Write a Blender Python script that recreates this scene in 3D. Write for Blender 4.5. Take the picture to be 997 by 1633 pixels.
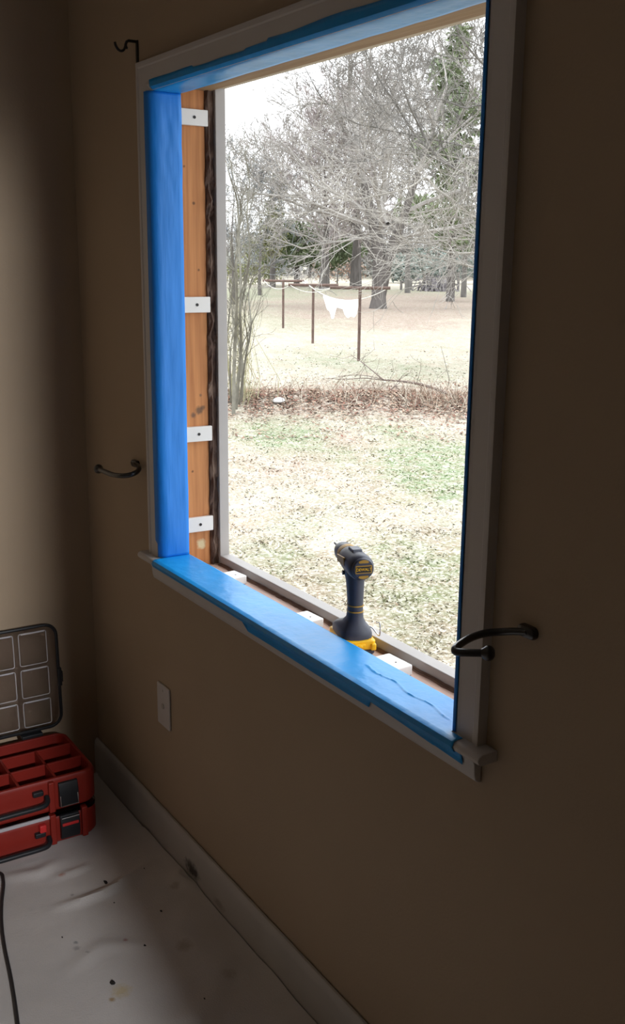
import bpy, math, random
from mathutils import Vector, Matrix, noise
for o in list(bpy.data.objects): bpy.data.objects.remove(o)
S = bpy.context.scene
COL = S.collection
PI = math.pi

# ---------------------------------------------------------------- camera
cam_d = bpy.data.cameras.new('camera')
cam = bpy.data.objects.new('camera', cam_d)
COL.objects.link(cam)
cam_d.sensor_fit = 'HORIZONTAL'
cam_d.sensor_width = 24.0
cam_d.lens = 1650.0 / 997.0 * 24.0
cam_d.clip_start = 0.05
cam_d.clip_end = 2000
CAMR = ((0.5335335, -0.2070021, 0.8200562), (0.8457140, 0.1185611, -0.5202990), (0.0104762, 0.9711300, 0.2383209))
m = Matrix(CAMR).to_4x4()
m.translation = Vector((0.0, -1.0, 1.53))
cam.matrix_world = m
S.camera = cam

# ---------------------------------------------------------------- exposure and sky
S.view_settings.view_transform = 'Standard'
S.view_settings.look = 'None'
S.view_settings.gamma = 1.0
S.view_settings.use_curve_mapping = False
S.view_settings.exposure = 0.0
S.render.film_transparent = False

SKY_ZENITH = 6.0
world = bpy.data.worlds.new('overcast_sky')
S.world = world
world.use_nodes = True
nt = world.node_tree
nt.nodes.clear()
wo = nt.nodes.new('ShaderNodeOutputWorld')
bg = nt.nodes.new('ShaderNodeBackground')
tc = nt.nodes.new('ShaderNodeTexCoord')
sp = nt.nodes.new('ShaderNodeSeparateXYZ')
mr = nt.nodes.new('ShaderNodeMapRange')
mr.inputs['From Min'].default_value = 0.0
mr.inputs['From Max'].default_value = 1.0
mr.inputs['To Min'].default_value = SKY_ZENITH / 3
mr.inputs['To Max'].default_value = SKY_ZENITH
bg.inputs['Color'].default_value = (0.93, 0.97, 1.0, 1)
nt.links.new(tc.outputs['Generated'], sp.inputs[0])
nt.links.new(sp.outputs['Z'], mr.inputs['Value'])
nt.links.new(mr.outputs[0], bg.inputs['Strength'])
nt.links.new(bg.outputs[0], wo.inputs[0])

# the work lamp that burns in the next room, seen through the doorway in the right wall
HALL_LAMP = 590.0
ld = bpy.data.lights.new('hall_lamp_bulb', 'SPOT')
ld.spot_size = math.radians(31)
ld.spot_blend = 0.5
ld.energy = HALL_LAMP
ld.shadow_soft_size = 0.03
ld.color = (0.95, 0.97, 1.0)
lo_b = bpy.data.objects.new('hall_lamp_bulb', ld)
COL.objects.link(lo_b)
lo_b.location = (2.9, -0.713, 2.30)
lo_b.rotation_euler = (Vector((-2.5, -.55, .50)) - Vector(lo_b.location)).to_track_quat('-Z', 'Y').to_euler()

# ---------------------------------------------------------------- helpers
def tag(o, label=None, cat=None, group=None, kind=None):
    if label: o['label'] = label
    if cat: o['category'] = cat
    if group: o['group'] = group
    if kind: o['kind'] = kind
    return o

def empty(name, loc=(0, 0, 0), rz=0.0):
    o = bpy.data.objects.new(name, None)
    o.empty_display_size = 0.05
    COL.objects.link(o)
    o.location = loc
    o.rotation_euler = (0, 0, rz)
    return o

class MB:
    """collects geometry for one mesh"""
    def __init__(s):
        s.v = []; s.f = []; s.c = None
    def add(s, vs, fs):
        b = len(s.v)
        s.v.extend(vs)
        s.f.extend([tuple(i + b for i in f) for f in fs])
        return s
    def box(s, x0, x1, y0, y1, z0, z1, jit=0):
        vs = [(x, y, z) for z in (z0, z1) for y in (y0, y1) for x in (x0, x1)]
        return s.add(vs, [(0, 2, 3, 1), (4, 5, 7, 6), (0, 1, 5, 4), (2, 6, 7, 3), (0, 4, 6, 2), (1, 3, 7, 5)])
    def prism(s, poly, a0, a1, axis='x'):
        """polygon (u,v) extruded along axis: x -> (y,z), y -> (x,z), z -> (x,y)"""
        n = len(poly)
        def pt(u, v, a):
            return {'x': (a, u, v), 'y': (u, a, v), 'z': (u, v, a)}[axis]
        vs = [pt(u, v, a0) for u, v in poly] + [pt(u, v, a1) for u, v in poly]
        fs = [tuple(range(n))[::-1], tuple(range(n, 2 * n))] + [(i, (i + 1) % n, (i + 1) % n + n, i + n) for i in range(n)]
        return s.add(vs, fs)
    def loft(s, rings, cap=True, closed=True):
        n = len(rings[0]); b = len(s.v)
        for r in rings: s.v.extend([tuple(p) for p in r])
        for k in range(len(rings) - 1):
            for i in range(n if closed else n - 1):
                j = (i + 1) % n
                s.f.append((b + k * n + i, b + k * n + j, b + (k + 1) * n + j, b + (k + 1) * n + i))
        if cap:
            s.f.append(tuple(b + i for i in range(n))[::-1])
            s.f.append(tuple(b + (len(rings) - 1) * n + i for i in range(n)))
        return s
    def tube(s, pts, rad, n=8, cap=True):
        pts = [Vector(p) for p in pts]
        if not hasattr(rad, '__len__'): rad = [rad] * len(pts)
        rings = []; u = None
        for i, p in enumerate(pts):
            a = pts[max(i - 1, 0)]; c = pts[min(i + 1, len(pts) - 1)]
            t = (c - a)
            if t.length < 1e-9: t = Vector((0, 0, 1))
            t.normalize()
            if u is None:
                u = t.orthogonal().normalized()
            else:
                u = (u - t * u.dot(t))
                u = u.normalized() if u.length > 1e-6 else t.orthogonal().normalized()
            w = t.cross(u)
            rings.append([p + (u * math.cos(2 * PI * k / n) + w * math.sin(2 * PI * k / n)) * rad[i] for k in range(n)])
        return s.loft(rings, cap)
    def lathe(s, prof, origin=(0, 0, 0), axis='z', n=24):
        """prof: list of (radius, height along axis)"""
        rings = []
        for r, h in prof:
            ring = []
            for k in range(n):
                c, d = math.cos(2 * PI * k / n) * r, math.sin(2 * PI * k / n) * r
                q = {'z': (c, d, h), 'x': (h, c, d), 'y': (d, h, c)}[axis]
                ring.append((q[0] + origin[0], q[1] + origin[1], q[2] + origin[2]))
            rings.append(ring)
        return s.loft(rings)
    def build(s, name, mat=None, parent=None, smooth=False, bevel=0.0, seg=2, sub=0, auto=True):
        me = bpy.data.meshes.new(name)
        me.from_pydata([tuple(p) for p in s.v], [], s.f)
        if s.c is not None:
            at = me.color_attributes.new('tone', 'FLOAT_COLOR', 'POINT')
            flat = []
            for c in s.c: flat.extend((c[0], c[1], c[2], 1.0))
            at.data.foreach_set('color', flat)
        me.validate()
        o = bpy.data.objects.new(name, me)
        COL.objects.link(o)
        if mat: me.materials.append(mat)
        if parent: o.parent = parent
        if len(me.polygons) < 60000 and auto:
            import bmesh
            bm = bmesh.new(); bm.from_mesh(me)
            bmesh.ops.recalc_face_normals(bm, faces=bm.faces)
            bm.to_mesh(me); bm.free()
        if bevel > 0:
            b = o.modifiers.new('bevel', 'BEVEL'); b.width = bevel; b.segments = seg
            b.limit_method = 'ANGLE'; b.angle_limit = math.radians(40)
        if sub:
            q = o.modifiers.new('sub', 'SUBSURF'); q.levels = sub; q.render_levels = sub
        if smooth or bevel > 0:
            for p in me.polygons: p.use_smooth = True
            if smooth: me.set_sharp_from_angle(angle=math.radians(38))
            if bevel > 0 and not smooth:
                w = o.modifiers.new('wn', 'WEIGHTED_NORMAL'); w.keep_sharp = True
        return o

def rrect(x0, x1, y0, y1, r, n=4):
    pts = []
    for cx, cy, a in ((x1 - r, y1 - r, 0), (x0 + r, y1 - r, 90), (x0 + r, y0 + r, 180), (x1 - r, y0 + r, 270)):
        for k in range(n + 1):
            t = math.radians(a + 90 * k / n)
            pts.append((cx + r * math.cos(t), cy + r * math.sin(t)))
    return pts

def smooth_path(pts, k=6):
    """Catmull-Rom through the points"""
    P = [Vector(p) for p in pts]
    P = [P[0] * 2 - P[1]] + P + [P[-1] * 2 - P[-2]]
    out = []
    for i in range(1, len(P) - 2):
        for j in range(k):
            t = j / k
            out.append(0.5 * ((2 * P[i]) + (P[i + 1] - P[i - 1]) * t + (2 * P[i - 1] - 5 * P[i] + 4 * P[i + 1] - P[i + 2]) * t * t
                              + (3 * P[i] - P[i - 1] - 3 * P[i + 1] + P[i + 2]) * t ** 3))
    out.append(P[-2])
    return out

# ---------------------------------------------------------------- materials
def mat(name, col, rough=0.6, metal=0.0, spec=0.5, var=0.0, vscale=8.0, col2=None, stretch=(1, 1, 1),
        bump=0.0, bscale=60.0, alpha=1.0, trans=0.0, attr=False, coat=0.0, detail=4.0, sharp=None, double=False, translucent=0):
    m = bpy.data.materials.new(name); m.use_nodes = True
    t = m.node_tree; b = t.nodes['Principled BSDF']
    b.inputs['Base Color'].default_value = (*col, 1)
    b.inputs['Roughness'].default_value = rough
    b.inputs['Metallic'].default_value = metal
    b.inputs['Specular IOR Level'].default_value = spec
    b.inputs['Coat Weight'].default_value = coat
    b.inputs['Alpha'].default_value = alpha
    b.inputs['Transmission Weight'].default_value = trans
    tcn = t.nodes.new('ShaderNodeTexCoord'); mp = t.nodes.new('ShaderNodeMapping')
    mp.inputs['Scale'].default_value = stretch
    t.links.new(tcn.outputs['Object'], mp.inputs[0])
    src = None
    if attr:
        a = t.nodes.new('ShaderNodeAttribute'); a.attribute_name = 'tone'
        src = a.outputs['Color']
    if var > 0 or col2:
        n = t.nodes.new('ShaderNodeTexNoise'); n.inputs['Scale'].default_value = vscale; n.inputs['Detail'].default_value = detail
        t.links.new(mp.outputs[0], n.inputs['Vector'])
        r = t.nodes.new('ShaderNodeMapRange')
        lo, hi = sharp or (0.3, 0.7)
        r.inputs['From Min'].default_value = lo; r.inputs['From Max'].default_value = hi
        t.links.new(n.outputs['Fac'], r.inputs['Value'])
        mx = t.nodes.new('ShaderNodeMix'); mx.data_type = 'RGBA'
        t.links.new(r.outputs[0], mx.inputs['Factor'])
        if src is not None:
            mx.blend_type = 'MULTIPLY'
            t.links.new(src, mx.inputs[6]); mx.inputs[7].default_value = (1 - var, 1 - var, 1 - var, 1)
        else:
            c2 = col2 or tuple(c * (1 - var) for c in col)
            mx.inputs[6].default_value = (*col, 1); mx.inputs[7].default_value = (*c2, 1)
        src = mx.outputs[2]
    if src is not None: t.links.new(src, b.inputs['Base Color'])
    if bump > 0:
        n2 = t.nodes.new('ShaderNodeTexNoise'); n2.inputs['Scale'].default_value = bscale; n2.inputs['Detail'].default_value = 3
        bp = t.nodes.new('ShaderNodeBump'); bp.inputs['Strength'].default_value = bump; bp.inputs['Distance'].default_value = 0.01
        t.links.new(mp.outputs[0], n2.inputs['Vector']); t.links.new(n2.outputs['Fac'], bp.inputs['Height']); t.links.new(bp.outputs[0], b.inputs['Normal'])
    if translucent:
        b.inputs['Subsurface Weight'].default_value = 0.0
    return m

M = {}
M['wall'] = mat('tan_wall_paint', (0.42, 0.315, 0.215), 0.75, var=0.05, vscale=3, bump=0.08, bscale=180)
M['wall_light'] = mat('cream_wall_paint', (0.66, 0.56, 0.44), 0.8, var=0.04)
M['ceiling'] = mat('ceiling_paint', (0.85, 0.83, 0.80), 0.9, var=0.05)
M['trim'] = mat('white_trim_paint', (0.62, 0.58, 0.56), 0.45, var=0.06, vscale=6, bump=0.05, bscale=40)
M['tape'] = mat('blue_tape', (0.010, 0.35, 0.86), 0.36, var=0.15, vscale=9, stretch=(1, 1, 1), bump=0.25, bscale=22, spec=0.45)
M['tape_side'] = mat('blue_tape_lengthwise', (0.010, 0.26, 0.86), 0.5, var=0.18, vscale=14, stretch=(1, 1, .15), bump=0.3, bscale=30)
M['shim'] = mat('white_shim', (0.85, 0.84, 0.82), 0.5, var=0.04)
M['cloth'] = mat('canvas_drop_cloth', (0.64, 0.60, 0.58), 0.9, var=0.14, vscale=5, bump=0.15, bscale=300)
M['black_metal'] = mat('black_metal', (0.012, 0.011, 0.011), 0.28, metal=0.0, spec=0.7, coat=0.3)
M['dark_bracket'] = mat('dark_bracket', (0.012, 0.01, 0.009), 0.45)
M['frame_out'] = mat('pale_exterior_frame', (0.46, 0.435, 0.42), 0.5, var=0.10, vscale=10)
M['foam'] = mat('dark_gap_sheathing', (0.10, 0.06, 0.045), 0.95, col2=(0.30, 0.21, 0.16), vscale=45, stretch=(1, 1, .35), sharp=(.5, .75), bump=0.8, bscale=60)
M['sillwood'] = mat('dusty_sill_wood', (0.72, 0.53, 0.45), 0.85, col2=(0.50, 0.33, 0.26), vscale=14, stretch=(.25, 1, 1), bump=0.3, bscale=70)
M['header'] = mat('pale_header_wood', (0.36, 0.24, 0.13), 0.8, col2=(0.25, 0.15, 0.08), vscale=16, stretch=(.12, 1, 1), bump=0.2, bscale=60)

def pine(name):
    m = bpy.data.materials.new(name); m.use_nodes = True
    t = m.node_tree; b = t.nodes['Principled BSDF']; b.inputs['Roughness'].default_value = 0.7
    tcn = t.nodes.new('ShaderNodeTexCoord'); mp = t.nodes.new('ShaderNodeMapping'); mp.inputs['Scale'].default_value = (1, 28, 1.2)
    n = t.nodes.new('ShaderNodeTexNoise'); n.inputs['Scale'].default_value = 3.0; n.inputs['Detail'].default_value = 6
    t.links.new(tcn.outputs['Object'], mp.inputs[0]); t.links.new(mp.outputs[0], n.inputs['Vector'])
    cr = t.nodes.new('ShaderNodeValToRGB'); e = cr.color_ramp.elements
    e[0].position = .3; e[0].color = (0.42, 0.155, 0.05, 1); e[1].position = .7; e[1].color = (0.66, 0.29, 0.105, 1)
    t.links.new(n.outputs['Fac'], cr.inputs[0])
    # knots and pencil like grey scuffs
    n2 = t.nodes.new('ShaderNodeTexNoise'); n2.inputs['Scale'].default_value = 9; n2.inputs['Detail'].default_value = 5
    mp2 = t.nodes.new('ShaderNodeMapping'); mp2.inputs['Scale'].default_value = (1, 1, .5)
    t.links.new(tcn.outputs['Object'], mp2.inputs[0]); t.links.new(mp2.outputs[0], n2.inputs['Vector'])
    r = t.nodes.new('ShaderNodeMapRange'); r.inputs['From Min'].default_value = .64; r.inputs['From Max'].default_value = .74
    t.links.new(n2.outputs['Fac'], r.inputs['Value'])
    mx = t.nodes.new('ShaderNodeMix'); mx.data_type = 'RGBA'; mx.inputs[7].default_value = (0.16, 0.07, 0.03, 1)
    t.links.new(r.outputs[0], mx.inputs['Factor']); t.links.new(cr.outputs[0], mx.inputs[6]); t.links.new(mx.outputs[2], b.inputs['Base Color'])
    return m
M['pine'] = pine('orange_pine_stud')

# ================================================================ ROOM SHELL
# x runs along the window wall, y points outdoors, z up; the left corner is at x = -2.77
XL, XR, YB, ZC = -2.77, 1.7, -3.4, 2.44
OX0, OX1, OZ0, OZ1 = -2.252, -1.127, 0.745, 1.90     # rough opening
ZS_ = .8155
WT = 0.145                                            # wall thickness

w = MB()
for (a0, a1, b0, b1, gx0, gx1, gz0, gz1) in ((.0, .012, 0, 0, OX0, OX1, ZS_ - .02, 1.90), (.012, WT, 0, 0, OX0 - .04, OX1 + .04, OZ0 - .04, OZ1 + .10)):
    w.box(XL - .12, gx0, a0, a1, -.3, ZC + .1).box(gx1, 4.1, a0, a1, -.3, ZC + .1).box(gx0, gx1, a0, a1, -.3, gz0).box(gx0, gx1, a0, a1, gz1, ZC + .1)
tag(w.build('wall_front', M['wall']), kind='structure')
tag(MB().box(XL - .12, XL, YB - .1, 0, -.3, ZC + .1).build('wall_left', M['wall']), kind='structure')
DY0, DY1, DZT = -1.55, -.600, 2.25                     # doorway in the right wall
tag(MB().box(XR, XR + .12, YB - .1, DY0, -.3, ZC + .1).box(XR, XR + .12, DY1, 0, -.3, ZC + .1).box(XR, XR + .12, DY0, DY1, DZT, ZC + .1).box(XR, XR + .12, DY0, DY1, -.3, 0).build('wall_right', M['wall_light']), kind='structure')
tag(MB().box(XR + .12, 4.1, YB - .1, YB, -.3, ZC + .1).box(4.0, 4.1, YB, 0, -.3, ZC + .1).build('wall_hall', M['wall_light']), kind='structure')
tag(MB().box(XR + .12, 4.0, YB, 0, ZC, ZC + .1).build('ceiling_hall', M['ceiling']), kind='structure')
tag(MB().box(XR + .12, 4.0, YB, 0, -.12, 0).build('floor_hall', M['wall_light']), kind='structure')
tag(MB().box(XL, XR, YB - .1, YB, -.3, ZC + .1).build('wall_back', M['wall_light']), kind='structure')
tag(MB().box(XL, XR, YB, 0, ZC, ZC + .1).build('ceiling', M['ceiling']), kind='structure')
tag(MB().box(XL, XR, YB, 0, -.12, 0).build('floor', mat('floor_boards', (.25, .17, .11), .5, var=.3, vscale=4, stretch=(.3, 3, 1))), kind='structure')
# roof overhang above the window outside
EAVE_Y, EAVE_Z = 0.75, 2.22
tag(MB().box(-9, 7, WT + .001, EAVE_Y, EAVE_Z, EAVE_Z + .03).box(-9, 7, EAVE_Y - .02, EAVE_Y + .02, EAVE_Z - .02, EAVE_Z + .16)
    .build('trim_1', M['frame_out']), kind='structure')
tag(MB().box(-9, 7, -4, EAVE_Y, ZC + .12, ZC + .2).build('ceiling_roof', M['ceiling']), kind='structure')

M['baseboard'] = mat('white_baseboard_paint', (0.52, 0.49, 0.46), 0.5, var=0.1, vscale=9)
def spots(m, lst, zs=1.0):
    t = m.node_tree; b = t.nodes['Principled BSDF']
    base = b.inputs['Base Color'].links[0].from_socket
    tcn = t.nodes.new('ShaderNodeTexCoord')
    for (x, y, z, rad, col, amt, stx) in lst:
        mp = t.nodes.new('ShaderNodeMapping'); mp.inputs['Location'].default_value = (-x * stx, -y, -z); mp.inputs['Scale'].default_value = (stx, 1, 1)
        t.links.new(tcn.outputs['Object'], mp.inputs[0])
        v = t.nodes.new('ShaderNodeVectorMath'); v.operation = 'LENGTH'; t.links.new(mp.outputs[0], v.inputs[0])
        n = t.nodes.new('ShaderNodeTexNoise'); n.inputs['Scale'].default_value = 90
        t.links.new(tcn.outputs['Object'], n.inputs['Vector'])
        ad = t.nodes.new('ShaderNodeMath'); ad.operation = 'MULTIPLY_ADD'; ad.inputs[1].default_value = rad * 1.2
        t.links.new(n.outputs['Fac'], ad.inputs[0]); t.links.new(v.outputs['Value'], ad.inputs[2])
        r = t.nodes.new('ShaderNodeMapRange'); r.inputs['From Min'].default_value = rad * 1.8; r.inputs['From Max'].default_value = rad * 1.1
        r.inputs['To Max'].default_value = amt
        t.links.new(ad.outputs[0], r.inputs['Value'])
        mx = t.nodes.new('ShaderNodeMix'); mx.data_type = 'RGBA'; mx.inputs[7].default_value = (*col, 1)
        t.links.new(r.outputs[0], mx.inputs['Factor']); t.links.new(base, mx.inputs[6]); base = mx.outputs[2]
    t.links.new(base, b.inputs['Base Color'])
spots(M['baseboard'], [(-2.095, -.015, .042, .022, (.03, .022, .018), .95, .55), (-1.95, -.015, .03, .012, (.2, .15, .12), .5, .4)])  # dark spot paints the shade of a gap at the board's foot
spots(M['pine'], [(-.562, .100, .368, .010, (.10, .06, .04), .8, 1), (-.562, .085, .358, .007, (.12, .07, .05), .8, 1), (-.562, .112, .375, .006, (.10, .06, .04), .7, 1), (-.562, .105, .405, .004, (.14, .08, .05), .7, 1),
    (-.562, .095, .85, .004, (.12, .05, .02), .9, 1), (-.562, .072, .93, .003, (.15, .07, .03), .8, 1), (-.562, .105, .70, .003, (.15, .07, .03), .8, 1), (-.562, .100, .033, .012, (.72, .62, .38), .9, 1), (-.562, .08, .22, .003, (.12, .05, .02), .8, 1)])
# baseboard along the window wall, eased top edge
bp = [(-.002, 0), (-.002, .117), (-.008, .117), (-.013, .108), (-.015, .095), (-.015, 0)]
tag(MB().prism(bp, XL, XR, 'x').build('baseboard_front', M['baseboard'], bevel=.001), kind='structure')

# ================================================================ WINDOW
win = empty('window_1', (-1.69, 0, .8)); tag(win, kind='structure')
def wpart(mb, name, material, **k):
    mb.v = [(p[0] + 1.69, p[1], p[2] - .8) for p in mb.v]
    return mb.build(name, material, win, **k)

CX0, CX1, CZT, CW = -2.304, -1.076, 1.946, .062       # casing outer edges
ZS = .8155                                            # stool top
def casing_profile(w):   # (u across from outer to inner, depth): two soft steps
    return [(0, 0), (0, .018), (.004, .0185), (.010, .0185), (.013, .0165), (w - .018, .0150), (w - .012, .0155), (w - .004, .012), (w, .008), (w, 0)]
def mitred(mb_pts):      # sweep around three sides
    pass
prof = casing_profile(CW)
# left, head and right casings with mitred corners
def casing_piece(a, b, inward, ma, mb):
    """a,b: outer corner points (x,z); inward: unit vector towards the opening; ma/mb: mitre shift at each end"""
    A = Vector(a); B = Vector(b); d = (B - A).normalized(); iv = Vector(inward)
    r0 = []; r1 = []
    for u, dep in prof:
        p = A + iv * u + d * (u * ma); q = B + iv * u - d * (u * mb)
        r0.append((p.x, -dep, p.y)); r1.append((q.x, -dep, q.y))
    return MB().loft([r0, r1])
wpart(casing_piece((CX0, ZS), (CX0, CZT), (1, 0), 0, 1), 'casing', M['trim'])
wpart(casing_piece((CX1, ZS), (CX1, CZT), (-1, 0), 0, 1), 'casing', M['trim'])
wpart(casing_piece((CX0, CZT), (CX1, CZT), (0, -1), 1, 1), 'casing', M['trim'])
# stool with horns past the casing, rounded nose
nose = [(0, ZS), (-.030, ZS), (-.036, ZS - .003), (-.039, ZS - .009), (-.036, ZS - .015), (-.030, ZS - .018), (0, ZS - .018)]
st = MB().prism(nose, CX0 - .026, CX1 + .026, 'x')
st.box(OX0 + .012, OX1 - .012, 0, .060, ZS - .018, ZS)
wpart(st, 'stool', M['trim'], bevel=.0015)
ap = [(-.0005, ZS - .0185), (-.018, ZS - .0185), (-.0195, ZS - .028), (-.0165, ZS - .034), (-.015, ZS - .052), (-.012, ZS - .062), (-.006, .749), (-.0005, .748)]
wpart(MB().prism(ap, CX0 + .010, CX1 - .006, 'x'), 'apron', M['trim'], bevel=.002)
# jamb boards (head board, side boards)
JX0, JX1, JZ = -2.238, -1.141, 1.884
wpart(MB().box(OX0 + .001, JX0, 0.0, .058, ZS, JZ + .012), 'jamb', M['trim'])
wpart(MB().box(JX1, OX1 - .001, 0.0, .058, ZS, JZ + .012), 'jamb', M['trim'])
wpart(MB().prism([(.0, JZ), (.0, JZ + .014), (.045, JZ + .014), (.045, JZ)], JX0, JX1, 'x'), 'head_jamb', M['trim'])
# rough framing: studs, header, sill
wpart(MB().box(OX0 - .038, OX0, .0125, .125, OZ0 - .04, OZ1 + .1), 'stud', M['pine'])
wpart(MB().box(OX1, OX1 + .038, .0125, .125, OZ0 - .04, OZ1 + .1), 'stud', M['pine'])
wpart(MB().box(OX0, OX1, .046, .140, 1.896, OZ1 + .1), 'header', M['header'])
wpart(MB().box(OX0, OX1, .0125, .150, OZ0 - .04, .778), 'rough_sill', M['sillwood'])
# ragged dark sheathing edge between stud and outer frame
rnd = random.Random(5)
g = MB(); rings = []
for i in range(90):
    z = .778 + (1.896 - .778) * i / 89
    a = .008 * noise.noise(Vector((z * 25, 0, 0))) + .004 * noise.noise(Vector((z * 80, 3, 0)))
    b2 = .006 * noise.noise(Vector((z * 30, 7, 0)))
    rings.append([(OX0 - .036, .1255, z), (OX0 + .004 + b2, .1255 + a * .3, z), (OX0 + .010 + a, .131 + b2, z), (OX0 + .003 + b2 * 1.5, .138 + a * .4, z), (OX0 + .006 - a, .1465, z), (OX0 - .036, .1465, z)])
g.loft(rings)
wpart(g, 'sheathing_edge', M['foam'], smooth=False)
g = MB(); rings = []
for i in range(110):
    x = OX0 + .02 + (OX1 - OX0 - .03) * i / 109
    a = .004 * noise.noise(Vector((x * 22, 5, 0))) + .002 * noise.noise(Vector((x * 70, 1, 0)))
    rings.append([(x, .136 + a * 1.5, .7775), (x, .138 + a, .781 + a * .6), (x, .141 + a * .5, .780 - a * .5), (x, .1445, .783 + a * .5), (x, .1445, .7775)])
g.loft(rings)
wpart(g, 'old_sealant', mat('dusty_sealant', (.22, .13, .09), .95, var=.4, vscale=40))
# outer frame: four mitred bars of pale exterior trim
fy0, fy1 = .1455, .172
outer = MB().box(OX0 - .03, -2.237, fy0, fy1, .74, 1.97)
wpart(outer, 'exterior_trim', M['frame_out'], bevel=.002)
wpart(MB().box(-1.143, OX1 + .03, fy0, fy1, .74, 1.97), 'exterior_trim', M['frame_out'], bevel=.002)
wpart(MB().box(-2.237, -1.143, fy0, fy1 + .004, .735, .8005), 'exterior_trim', M['frame_out'], bevel=.002)
M['lite_wood'] = mat('pale_head_trim', (.55, .46, .34), .6, var=.15, vscale=12, stretch=(.2, 1, 1))
wpart(MB().box(-2.237, -1.143, fy0 - .004, fy1, 1.9015, 1.97), 'exterior_trim', M['lite_wood'], bevel=.002)

# ================================================================ MASKING TAPE (painter's tape on the window)
def strip(pts_fn, n, m_, name, label, material, thick=.0006, amp=.0, group=None):
    pass
def tape_mesh(rows, name, label, material):
    """rows: list of cross sections (lists of points); a thin solidified skin"""
    mb = MB(); mb.loft(rows, cap=False, closed=False)
    o = mb.build(name, material, smooth=True, auto=False)
    sm = o.modifiers.new('s', 'SOLIDIFY'); sm.thickness = .0005; sm.offset = 0
    return tag(o, label, 'tape', 'blue masking tape around the window')
def wr(a, b, c, s): return s * noise.noise(Vector((a, b, c)))
# left side: strip on the casing face, over its edge and across the jamb
rows = []
for i in range(160):
    z = ZS + .0015 + (JZ - .001 - ZS - .0015) * i / 159
    low = .0 if z > .857 else 1.0
    xe = -2.2645 + wr(z * 4, 1, 0, .003) if not low else -2.2525 + wr(z * 20, 2, 0, .002)
    w1 = wr(z * 9, 0, 3, .0012) + wr(z * 3, 9, 3, .0008)
    sec = [(xe, -.0165 - .0004, z), (xe * .5 - 2.250 * .5, -.0163, z), (-2.2480, -.0168, z), (-2.2425, -.0132, z), (-2.2395, -.0090, z), (-2.2366, -.003 + 0 * w1, z)]
    for k in range(1, 8):
        y = -.003 + .0625 * k / 7
        fold = .0
        if z > 1.62: fold = .0018 * math.sin(38 * (y * 3.2 + (z - 1.62) * .9)) * min(1, (z - 1.62) / .08) * min(1, (1.884 - z) / .03)
        sec.append((-2.2368 + .0010 + w1 * .5 + wr(z * 14, y * 60, 5, .0014) + abs(fold), y, z))
    rows.append(sec)
tape_mesh(rows, 'masking_tape', "blue painter's tape down the left side jamb beside the orange stud", M['tape_side'])
# head
rows = []
for i in range(160):
    x = JX0 + .002 + (JX1 - JX0 - .004) * i / 159
    t = i / 159
    hi = JZ + .018 if x < -1.86 else JZ + .009
    hi += wr(x * 6, 0, 1, .005) + (.004 if x > -1.5 else 0)
    hi = JZ + .010 + (.016 if (x < -2.02) else (.010 if x < -1.80 else .022 if x > -1.72 else .014)) * .6 + wr(x * 7, 2, 1, .003)
    w1 = wr(x * 8, 4, 3, .001)
    yin = .060 - .012 * t + wr(x * 5, 9, 2, .0015)
    sec = [(x, -.0160, hi), (x, -.0158, hi * .5 + (JZ + .006) * .5), (x, -.0150, JZ + .006), (x, -.0095, JZ + .0012), (x, -.004, JZ - .0012)]
    for k in range(1, 7):
        sec.append((x, -.004 + (yin + .004) * k / 6, JZ - .0015 - abs(w1) + wr(x * 11, k * .7, 6, .0010)))
    rows.append(sec)
tape_mesh(rows, 'masking_tape', "blue painter's tape along the head of the window opening", M['tape'])
# stool: across the top and down over nose and apron
rows = []
for i in range(200):
    x = -2.238 + (-1.1075 + 2.238) * i / 199
    full = x > -1.80
    w1 = wr(x * 7, 0, 8, .0009)
    top = []
    yin = .0605 + wr(x * 6, 1, 4, .0015)
    if x > -1.1415: yin = -.0195
    for k in range(41):
        y = yin + (-.030 - yin) * k / 40
        ridge = 0
        # long crease near the right end
        yc = (.022 - (x + 1.41) * .055 + .004 * math.sin(x * 60)) if x > -1.42 else 9
        if x < -1.165: ridge = .0016 * max(0, 1 - abs(y - yc) / .0028)
        top.append((x, y, ZS + .0010 + abs(w1) * .5 + wr(x * 12, y * 30, 2, .0003) + ridge))
    low = [(x, -.0375, ZS - .0015), (x, -.0405, ZS - .009), (x, -.0375, ZS - .0165)]
    if full:
        dz = .755 + .006 * max(0, 1 - (x + 1.8) / .25) + wr(x * 5, 5, 5, .003)
        zb = (.770 if x < -1.352 else .7825 - .0105 * (x + 1.352) / .24) + wr(x * 5, 5, 5, .0012)
        low += [(x, -.0260, ZS - .0195), (x, -.0212, ZS - .0225), (x, -.0202, ZS - .028), (x, -.0178 if zb < .775 else -.0188, zb)]
    else:
        low += [(x, -.0345, ZS - .0178), (x, -.0330, ZS - .0182), (x, -.0320, ZS - .0184), (x, -.0315, ZS - .0185)]
    rows.append(top + low)
tape_mesh(rows, 'masking_tape', "wide blue painter's tape covering the window stool and its front edge", M['tape'])
# right side
rows = []
for i in range(120):
    z = ZS + .0015 + (JZ - .001 - ZS - .0015) * i / 119
    xe = -1.1300 + wr(z * 5, 4, 2, .0022)
    sec = [(xe, -.0158, z), (-1.1345, -.0158, z), (-1.1375, -.0150, z), (-1.1400, -.0100, z), (-1.1424, -.002, z)]
    for k in range(1, 6): sec.append((-1.1424 - .0004 + wr(z * 14, k, 5, .0008), -.002 + .061 * k / 5, z))
    rows.append(sec)
tape_mesh(rows, 'masking_tape', "blue painter's tape on the right side of the opening, thin edge beside the casing", M['tape_side'])

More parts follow.
